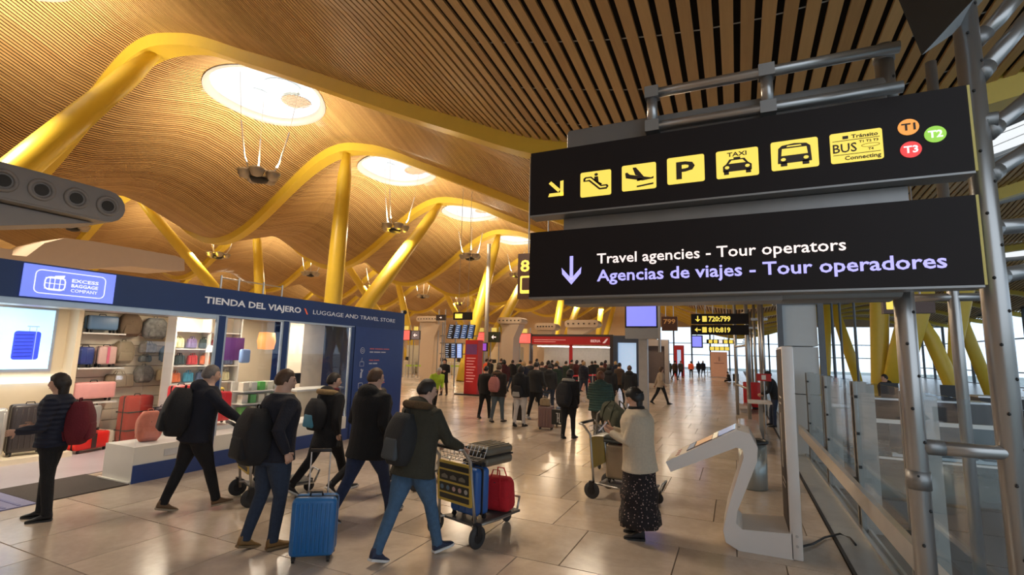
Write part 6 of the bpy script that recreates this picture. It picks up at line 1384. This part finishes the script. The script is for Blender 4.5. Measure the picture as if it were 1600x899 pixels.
# check-in desks and back wall units
DK = mat('desk_pale', (.60, .58, .48), .5); DB = mat('desk_brown', (.16, .10, .07), .6)
for k in range(7):
    q = px3(636+27*k, 560, 38); t = thing('checkin_desk', 'pale check-in desk, number %s from the left beyond the green belts' % ('one', 'two', 'three', 'four', 'five', 'six', 'seven')[k], 'desk', (q.x, 38, 0), group='check-in desks')
    MB().box((-.6, 0, 0), (.6, .5, 1.1)).build('desk_front', DK, t); MB().box((-.65, -.05, 1.1), (.65, .6, 1.14)).build('desk_top', WHITE, t); MB().box((-.25, .1, 1.2), (.2, .14, 1.5)).build('monitor', BLACK, t); MB().box((-.05, .1, 1.14), (.02, .14, 1.2)).build('monitor_foot', BLACK, t)
    MB().box((-.75, .9, 0), (.75, 1.0, 2.6)).build('back_panel', (DK, DB, CREAM)[k % 3], t)
# queue belts
GB = mat('green_belt', (.35, .50, .06), .6); PO = mat('post_steel', (.35, .33, .31), .35, metal=.6); RB_ = mat('red_belt', (.65, .03, .03), .6)
def belts(label, pts, m, z=.98):
    hb = .14 if m is GB else .08
    t = thing('queue_barrier', label, 'queue barrier', (pts[0].x, pts[0].y, 0)); o = Vector((pts[0].x, pts[0].y, 0))
    for p in pts: MB().lathe([(.16, 0), (.16, .02), (.03, .03), (.03, 1.0), (.0, 1.0)], (p.x-o.x, p.y-o.y, 0), 10).build('post', PO, t, True)
    for a, b in zip(pts[:-1], pts[1:]):
        a, b = a-o, b-o; d = (b-a).normalized()*.03; MB().add([V(a.x+d.x, a.y+d.y, z-hb), V(b.x-d.x, b.y-d.y, z-hb), V(b.x-d.x, b.y-d.y, z), V(a.x+d.x, a.y+d.y, z), V(a.x+d.x, a.y+d.y+.01, z-hb), V(b.x-d.x, b.y-d.y+.01, z-hb), V(b.x-d.x, b.y-d.y+.01, z), V(a.x+d.x, a.y+d.y+.01, z)], [(0, 1, 2, 3), (7, 6, 5, 4), (0, 4, 5, 1), (3, 2, 6, 7), (0, 3, 7, 4), (1, 5, 6, 2)]).build('belt', m, t)
    return t
for j, (py, lab) in enumerate(((590, 'front green queue belts on steel posts left of the red totem'), (583, 'middle green queue belts left of the red totem'), (578, 'rear green queue belts before the check-in desks'))):
    belts(lab, [fl(633+14*k, py) for k in range(7)], GB)
belts('red queue belts in front of the ticket office', [fl(893+11*k, 616-k) for k in range(6)], RB_)
belts('red queue belts left of the ticket office', [fl(840+14*k, 600) for k in range(5)], RB_)
# shops at the right of the hall, by the corridor
def shopfront(label, x0, x1, y, h, frame, fill, em=None):
    t = thing('shop_front', label, 'shop', ((x0+x1)/2, y, 0))
    MB().box((x0, y, 0), (x0+.3, y+.6, h)).build('frame_side', frame, t, world=True); MB().box((x1-.3, y, 0), (x1, y+.6, h)).build('frame_side', frame, t, world=True)
    MB().box((x0+.3, y, h-.5), (x1-.3, y+.6, h)).build('fascia', frame, t, world=True); MB().box((x0+.3, y+.3, 0), (x1-.3, y+.4, h-.5)).build('inner_panel', fill, t, world=True); return t
a, b = px3(957, 530, 35), px3(1000, 530, 35); shopfront('shop front with dark blue posts and a pale lit panel right of the ticket office', a.x, b.x, 35.2, 3.5, mat('slate_frame', (.05, .08, .14), .4), mat('pale_lit', (.45, .62, .85), .5, emit=.7))
a, b = px3(1006, 530, 40), px3(1044, 530, 40); shopfront('beige shop front with a dark interior at the corridor', a.x, b.x, 40, 3.4, mat('taupe_frame', (.30, .25, .22), .5), mat('shop_dark', (.10, .07, .06), .6))
a, b = px3(1053, 540, 58), px3(1068, 540, 58); shopfront('small red shop front at the far end of the corridor', a.x, b.x, 58, 3.4, RED, mat('pale_lit'  , (.45, .62, .85)))
q = fl(1124, 590); t = thing('display_board', 'tall orange-beige display board standing in the corridor', 'board', (q.x, q.y, 0)); MB().box((-.85, 0, .05), (.85, .12, 2.75)).build('panel', mat('board_orange', (.62, .32, .20), .5, emit=.15), t); MB().box((-1.0, -.2, 0), (1.0, .3, .05)).build('foot', GREY, t); MB().lathe([(.25, 0), (.25, .02)], (0, -.02, 2.0), 16, 'x').build('emblem', mat('emblem_brown', (.25, .08, .06), .5), t)
MB().poly([(-.5, 1.5), (.5, 1.5), (.5, 1.56), (-.5, 1.56)], Fr((0, -.001, 0), (1, 0, 0), (0, 0, 1)), 0, .004).build('text_line', MATS['emblem_brown'], t)
q = fl(1103, 588)
t = thing('rope_barrier', 'low steel barrier before the bright exit', 'barrier', (q.x, q.y+4, 0)); [MB().cyl((x, 0, 0), (x, 0, 1.0), .04, n=8).build('post', STEEL, t) for x in (-2, 0, 2)]; MB().box((-2, -.03, .9), (2, .03, 1.0)).build('rail', STEEL, t); MB().box((-2, -.03, .3), (2, .03, .36)).build('rail', STEEL, t)
bake_pending(); bake_texts()
